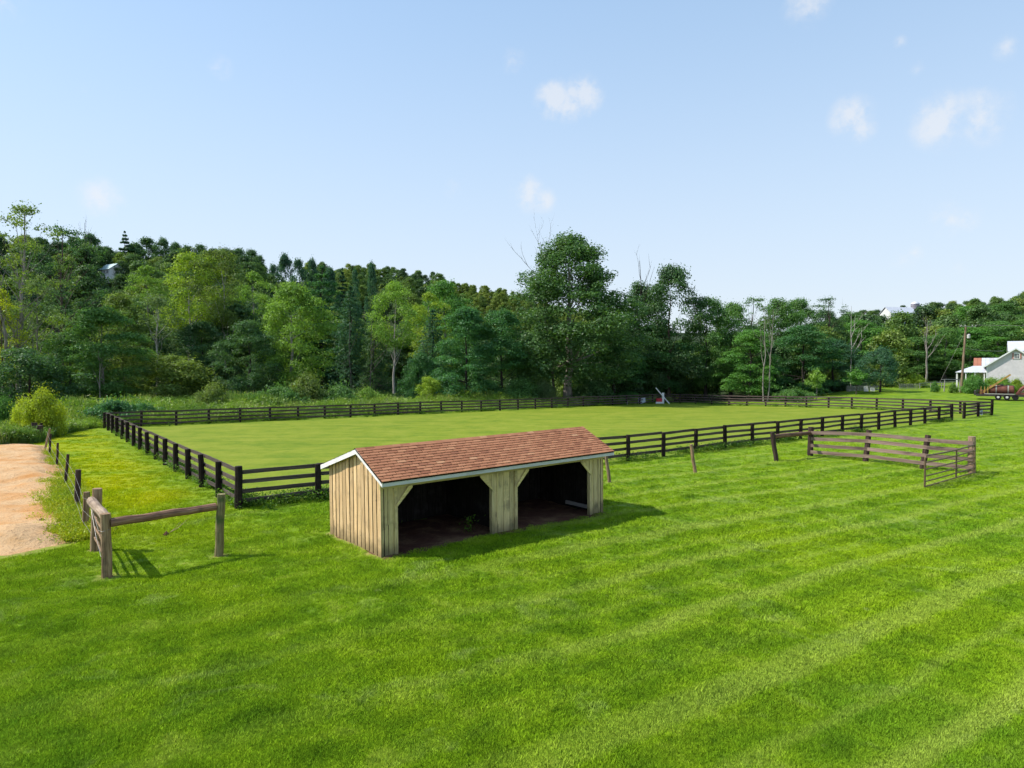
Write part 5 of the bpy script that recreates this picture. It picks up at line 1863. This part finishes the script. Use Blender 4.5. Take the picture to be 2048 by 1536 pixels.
m = MB(); m.box(.35, 1.35, -.4, .4, 0.02, .55); m.build('engine_box', M['rust'], bm_)
m = MB(); m.tube([(.15, -.6, .1), (.15, -.6, .75)], .05, 5); m.tube([(.15, -.6, .6), (.7, -.6, .3)], .04, 5); m.build('lever', M['steel'], bm_)
mc = empty('red_machine_arm', on_trailer(0, 0, tr_z + .1), TA); tag(mc, 'rusty red folded machine arm at the rear of the trailer', 'machine')
m = MB(); m.tube([(4.45, -.2, .02), (4.9, -.2, .7), (5.5, -.1, 1.25), (6.6, 0, 1.5)], [.16, .20, .22, .16], 8); m.build('arm', M['rust'], mc)
m = MB(); m.tube([(4.5, .25, .05), (5.2, .2, .6), (6.0, .1, .9)], [.09, .08, .07], 6); m.build('cylinder', M['wire'], mc)
m = MB(); m.box(4.35, 6.2, -.7, .7, 0.02, .28); m.build('base', M['rust'], mc)
m = MB(); m.box(6.2, 7.1, -.5, .5, 1.2, 1.75); m.build('head', M['rust'], mc)

# ------------------------------------------------------------------ fences near the barn
q = at(1889, 106)
pf = empty('hitching_rail', q); tag(pf, 'pale grey hitching rail frame left of the utility pole', 'rail')
zt = z_at(759, 106) - q.z
for x, y in ((0, 0), (.28, .5), (2.5, .1), (2.75, .6)):
    m = MB(); m.tube([(x, y, -.2), (x + .08, y, zt)], .07, 6); m.build('post', M['grey_wood'], pf)
for y in (0, .55):
    m = MB(); m.box(-.05, 2.9, y - .06, y + .06, zt - .06, zt + .06); m.build('rail', M['grey_wood'], pf)
q = at(1799, 113)
lp = empty('lattice_panel', q); tag(lp, 'weathered lattice panels standing on the far lawn edge', 'lattice')
for k in range(11):
    m = MB(); m.box(k * .31 - .03, k * .31 + .03, -.02, .02, 0, .95); m.build('upright', M['grey_wood'], lp)
for k in range(5):
    m = MB(); m.box(-.05, 3.2, -.05, -.021, .08 + k * .2, .14 + k * .2); m.build('slat', M['grey_wood'], lp)
q = at(1840, 116)
fe = empty('rail_fence', q); tag(fe, 'low pale rail fence between the lattice and the hitching rail', 'fence')
for k in range(4):
    m = MB(); m.box(k * 1.9 - .05, k * 1.9 + .05, -.05, .05, -.2, .95 + k * .08); m.build('post', M['grey_wood'], fe)
for zz in (.5, .85):
    m = MB(); m.box(-.2, 6.0, -.08, -.052, zz, zz + .10); o = m.build('rail', M['grey_wood'], fe); o.rotation_euler = (0, R(-2.5), 0)
q = at(1694, 110)
pk = empty('picket_fence', q, R(8)); tag(pk, 'pale picket fence in the shade behind the small round tree', 'fence')
for k in range(26):
    m = MB(); m.box(k * .22, k * .22 + .12, -.02, .0, -.1, 1.0 + .08 * math.sin(k * 2.1)); m.build('picket', M['grey_wood'], pk)
for zz in (.25, .75):
    m = MB(); m.box(-.1, 5.8, .002, .05, zz, zz + .09); m.build('rail', M['grey_wood'], pk)
for px_, lab in ((1733, 'white sheet of board leaning on the picket fence'), (1746, 'small white board right of the other on the picket fence')):
    q = at(px_, 108.5); m = MB(); m.box(-.35, .35, -.03, .03, 0, .85 if px_ < 1740 else .6); o = m.build('white_board', M['white'], None, q); o.rotation_euler = (R(-12), 0, 0)
    tag(o, lab, 'board')

# ------------------------------------------------------------------ small things in the paddock
q = P(1326, 807)
jw = empty('jump_wing', q); tag(jw, 'white jump upright with red and white box at the far fence', 'jump')
zt = z_at(785.5, q.y) - q.z
m = MB(); m.box(-.16, .16, -.08, .08, 0, zt); m.build('upright', M['white'], jw)
m = MB(); m.box(-1.05, -.18, -.22, .22, .28, .80); m.build('red_box', M['red'], jw)
m = MB(); m.box(-1.15, -.17, -.25, .25, .0, .27); m.build('base', M['white'], jw)
q2 = P(1332, 808)
m = MB(); m.tube([(0, 0, 0), (-1.0, .0, 1.15), (-2.1, .05, 2.45)], .075, 8)
tag(m.build('jump_pole', M['white'], None, q2 + Vector((.45, -.3, .06))), 'white pole leaning across the jump upright', 'pole')
q = P(1284, 808)
m = MB(); m.prism([(-.65, .38), (-.55, 1.0), (-.05, .98), (.0, .94), (.55, .96), (.62, .30), (.1, .12), (-.25, .0), (-.5, .02)], 'y', -.15, .15)
o = m.build('concrete_slab', M['grey_block'], None, q); o.rotation_euler = (R(-14), 0, 0)
o.scale = (.9, 1, 1)
tag(o, 'mottled grey slab propped against the far fence left of the jump', 'slab')
q = P(1253, 809)
bk_ = empty('bucket', q); tag(bk_, 'small white bucket by the weeds at the far fence', 'bucket')
m = MB(); m.tube([(0, 0, 0), (0, 0, .38)], [.15, .19], 12); m.build('body', M['white'], bk_)
m = MB(); m.tube([(-.19, 0, .36), (-.12, 0, .5), (.12, 0, .5), (.19, 0, .36)], .012, 4); m.build('handle', M['wire'], bk_)
T('bush', 'weedy green bush beside the white bucket at the far fence', 'bush', 1243, 102.5, 795, 'green', 'brown', 26, 'weeds at the far fence', cat='bush')


def sign_mat():
    m, nt, out = newmat('sign_face')
    t = nd(nt, 'ShaderNodeTexCoord')
    n = noise(nt, t.outputs['Object'], 5.5, 3, .6)
    finish(nt, out, mixc(nt, mapr(nt, n, .50, .60), (.62, .66, .72), (.20, .24, .36)), .5, .3)
    return m


sg = P(1960, 832)
so = empty('sign', sg); tag(so, 'small pale sign board with worn dark print by the fence opening', 'sign')
m = MB(); m.box(-.32, .26, -.02, .02, .12, .70); m.build('face', sign_mat(), so)
for x in (-.25, .2):
    m = MB(); m.box(x - .02, x + .02, .022, .06, -.1, .6); m.build('stake', M['grey_wood'], so)

# ------------------------------------------------------------------ grass and weeds


def blades(n, spread, h0, h1, w, lean, mat, name, segs=1, rad=None):
    vs = []; fs = []
    for k in range(n):
        a = random.uniform(0, 6.28); r = spread * math.sqrt(random.random())
        x, y = math.cos(a) * r, math.sin(a) * r
        h = random.uniform(h0, h1)
        b = random.uniform(0, 6.28); l = lean * h * random.uniform(.3, 1)
        dx, dy = math.cos(b) * l, math.sin(b) * l
        c = random.uniform(0, 3.14); wx, wy = math.cos(c) * w / 2, math.sin(c) * w / 2
        i = len(vs)
        vs += [(x - wx, y - wy, -.01), (x + wx, y + wy, -.01), (x + dx * .45 + wx * .8, y + dy * .45 + wy * .8, h * .6), (x + dx * .45 - wx * .8, y + dy * .45 - wy * .8, h * .6), (x + dx, y + dy, h)]
        fs += [(i, i + 1, i + 2, i + 3), (i + 3, i + 2, i + 4)]
    m = MB(); m.v = vs; m.f = fs
    me = bpy.data.meshes.new(name); me.from_pydata(vs, [], fs); me.materials.append(mat)
    return me


def weed_clump(n, spread, h, leaf, mat, name):
    """leafy weed: leaves up the stems"""
    k = n
    st = rng.normal(size=(k, 2)) * spread * .5
    z = rng.random(k) ** .75 * h * rng.uniform(.7, 1.1, k)
    Pn = np.column_stack([st * (.6 + .6 * z[:, None] / h), z])
    Nn = rng.normal(size=(k, 3)) * .7 + np.array([0, 0, .8])
    return leaf_mesh(name, Pn, Nn, leaf * rng.uniform(.6, 1.3, k), mat, .38)


def in_shed(x, y, pad=0.0):
    ca, sa = math.cos(SHED_A), math.sin(SHED_A)
    lx = (x - SHED_O.x) * ca + (y - SHED_O.y) * sa
    ly = -(x - SHED_O.x) * sa + (y - SHED_O.y) * ca
    return (lx > -pad) & (lx < SHED_L + pad) & (ly > -pad + .05) & (ly < SHED_D + pad)


tufts = pool('turf_tufts', [blades(30, .09, .026, .058, .008, .8, M['blade'], 'tuft%d' % k) for k in range(4)])
NT = 135000
gr = np.random.default_rng(8)
u = gr.random(NT)
ya, yb_ = 7.6, 78.0
yy = 1 / (1 / ya - u * (1 / ya - 1 / yb_))            # even cover over the view, thinning with distance
xx = (gr.random(NT) * 2 - 1) * (yy * .80 + .6)
ok = ~in_shed(xx, yy, .02) & (poly_sd(LOT_POLY, xx, yy) < -.15) & (a_worn(xx, yy) * gr.uniform(.6, 1.4, NT) < .52) & (a_pad(xx, yy) < .1) & (a_mead(xx, yy) < .3) & (gr.random(NT) > sstep(36, 76, yy))
xx, yy = xx[ok], yy[ok]
n = len(xx)
s = gr.uniform(.75, 1.3, n) * (1 + .35 * vnoise(xx / 1.1, yy / 1.1, 31)) * (1 + .022 * (yy - 8))
gn_scatter('turf', np.column_stack([xx, yy, gz(xx, yy)]), np.column_stack([gr.normal(size=n) * .06, gr.normal(size=n) * .06, gr.uniform(0, 6.28, n)]),
           np.column_stack([s * 1.1, s * 1.1, s * (.8 + .4 * gr.random(n)) / (1 + .012 * (yy - 8))]), tufts)
bpy.data.objects['turf']['label'] = 'short mown grass blades of the near lawn'

# tall meadow weeds between the far fence and the woods
mw = pool('meadow_plants', [weed_clump(90, .8, 1.15, .22, M['weed'], 'mw%d' % k) for k in range(3)] + [blades(60, .5, .7, 1.45, .045, .35, M['weed'], 'mg%d' % k) for k in range(3)])
pts = []
for k in range(26000):
    sx = gr.uniform(-60, 100); tx = gr.uniform(PW + .5, PW + 34)
    x = PC[0] + PU[0] * sx + PV[0] * tx; y = PC[1] + PU[1] * sx + PV[1] * tx
    px = 1024 + FPX * x / y
    if y < 40 or px < -60 or px > 1600: continue
    if y > float(wood_edge(px)) + 3: continue
    if px > 1180 and tx > PW + 3.5 and random.random() < .75: continue
    if px > 1440 and tx > PW + 1.5: continue
    pts.append((x, y))
for k in range(5200):                       # weeds at the left behind the dirt lot
    px = gr.uniform(-40, 215); y = float(np.interp(px, [0, 70, 130, 205], [47, 48.5, 56, 63.5])) + abs(gr.normal()) * 8
    x = (px - 1024) / FPX * y
    s_, t_ = st_coords(x, y)
    if 0 < s_ < PL and 0 < t_ < PW: continue
    pts.append((x, y))
pts = np.array(pts); n = len(pts)
hs = gr.uniform(.6, 1.35, n) * (1 + .5 * vnoise(pts[:, 0] / 5, pts[:, 1] / 5, 41))
s_, t_ = st_coords(pts[:, 0], pts[:, 1])
hs = hs * np.where(s_ < -2, .75, np.clip((t_ - PW) / 6.0 * .5 + .55, .55, 1.3))
gn_scatter('meadow_weeds', np.column_stack([pts, gz(pts[:, 0], pts[:, 1]) - .05]), np.column_stack([np.zeros(n), np.zeros(n), gr.uniform(0, 6.28, n)]),
           np.column_stack([hs, hs, hs]), mw)
tag(bpy.data.objects['meadow_weeds'], 'tall weeds and reeds between the far fence and the woods', 'weeds')

# weeds at the feet of the fences
fw = pool('fence_weeds', [weed_clump(46, .34, .34, .11, M['base_weed'], 'fw%d' % k) for k in range(3)])
pts = []
for k in range(2600):
    r = gr.random()
    if r < .42: sx, tx = gr.uniform(0, 66), gr.normal() * .35 + .25
    elif r < .52: sx, tx = gr.uniform(.3, 17), abs(gr.normal()) * .9
    elif r < .68: sx, tx = gr.normal() * .16 + .35, gr.uniform(0, 44)
    elif r < .74: sx, tx = abs(gr.normal()) * .5, gr.uniform(0, 9)
    elif r < .92: sx, tx = gr.uniform(0, PL), PW - abs(gr.normal()) * .4
    else: sx, tx = PL + gr.normal() * .2, gr.uniform(0, PW)
    if vnoise(np.array([sx / 2.2]), np.array([tx / 2.2]), 51)[0] < -.35: continue
    pts.append((PC[0] + PU[0] * sx + PV[0] * tx, PC[1] + PU[1] * sx + PV[1] * tx))
pts = np.array(pts); n = len(pts); hs = gr.uniform(.4, 1.25, n) * (1 + .3 * vnoise(pts[:, 0] / 2, pts[:, 1] / 2, 43))
gn_scatter('fence_weeds', np.column_stack([pts, gz(pts[:, 0], pts[:, 1])]), np.column_stack([np.zeros(n), np.zeros(n), gr.uniform(0, 6.28, n)]), np.column_stack([hs, hs, hs]), fw)
tag(bpy.data.objects['fence_weeds'], 'leafy weeds growing along the feet of the paddock fence', 'weeds')

# bright weeds between the wire fence and the dirt lot
lw_ = pool('lot_weeds', [weed_clump(70, .34, .32, .085, M['lane_weed'], 'lw%d' % k) for k in range(2)] + [blades(40, .22, .12, .4, .016, .8, M['lane_weed'], 'lb%d' % k) for k in range(2)])
pts = []
for k in range(1500):
    f = gr.random() * (len(wp) - 1.3); i = int(f); q = wp[i][0].lerp(wp[min(i + 1, len(wp) - 1)][0], f - i)
    wd_ = .42 if f < 2.2 else .18
    if f > 2.2 and gr.random() < .6: continue
    pts.append((q.x - abs(gr.normal()) * wd_ + .15, q.y + gr.normal() * .5))
for (px_, py_, r, cnt) in ((112, 936, .35, 50), (118, 1010, .3, 60), (150, 1066, .4, 110), (158, 1075, .4, 90)):
    q = P(px_, py_)
    for k in range(cnt): pts.append((q.x + gr.normal() * r, q.y + gr.normal() * r))
pts = np.array(pts); n = len(pts); hs = gr.uniform(.4, 1.1, n)
gn_scatter('lot_weeds', np.column_stack([pts, gz(pts[:, 0], pts[:, 1])]), np.column_stack([np.zeros(n), np.zeros(n), gr.uniform(0, 6.28, n)]), np.column_stack([hs, hs, hs]), lw_)
tag(bpy.data.objects['lot_weeds'], 'bright yellow-green weeds along the edge of the dirt lot', 'weeds')

# weed growing inside the shed by the pier
wl = Matrix.Translation(shed.location) @ shed.rotation_euler.to_matrix().to_4x4() @ Vector((3.60, .75, 0))
o = obj('weed_plant', weed_clump(80, .30, .6, .11, M['base_weed'], 'weed_plant'), None, (wl.x, wl.y, g1(wl.x, wl.y)))
tag(o, 'dark leafy weed inside the left bay beside the centre pier', 'weed')
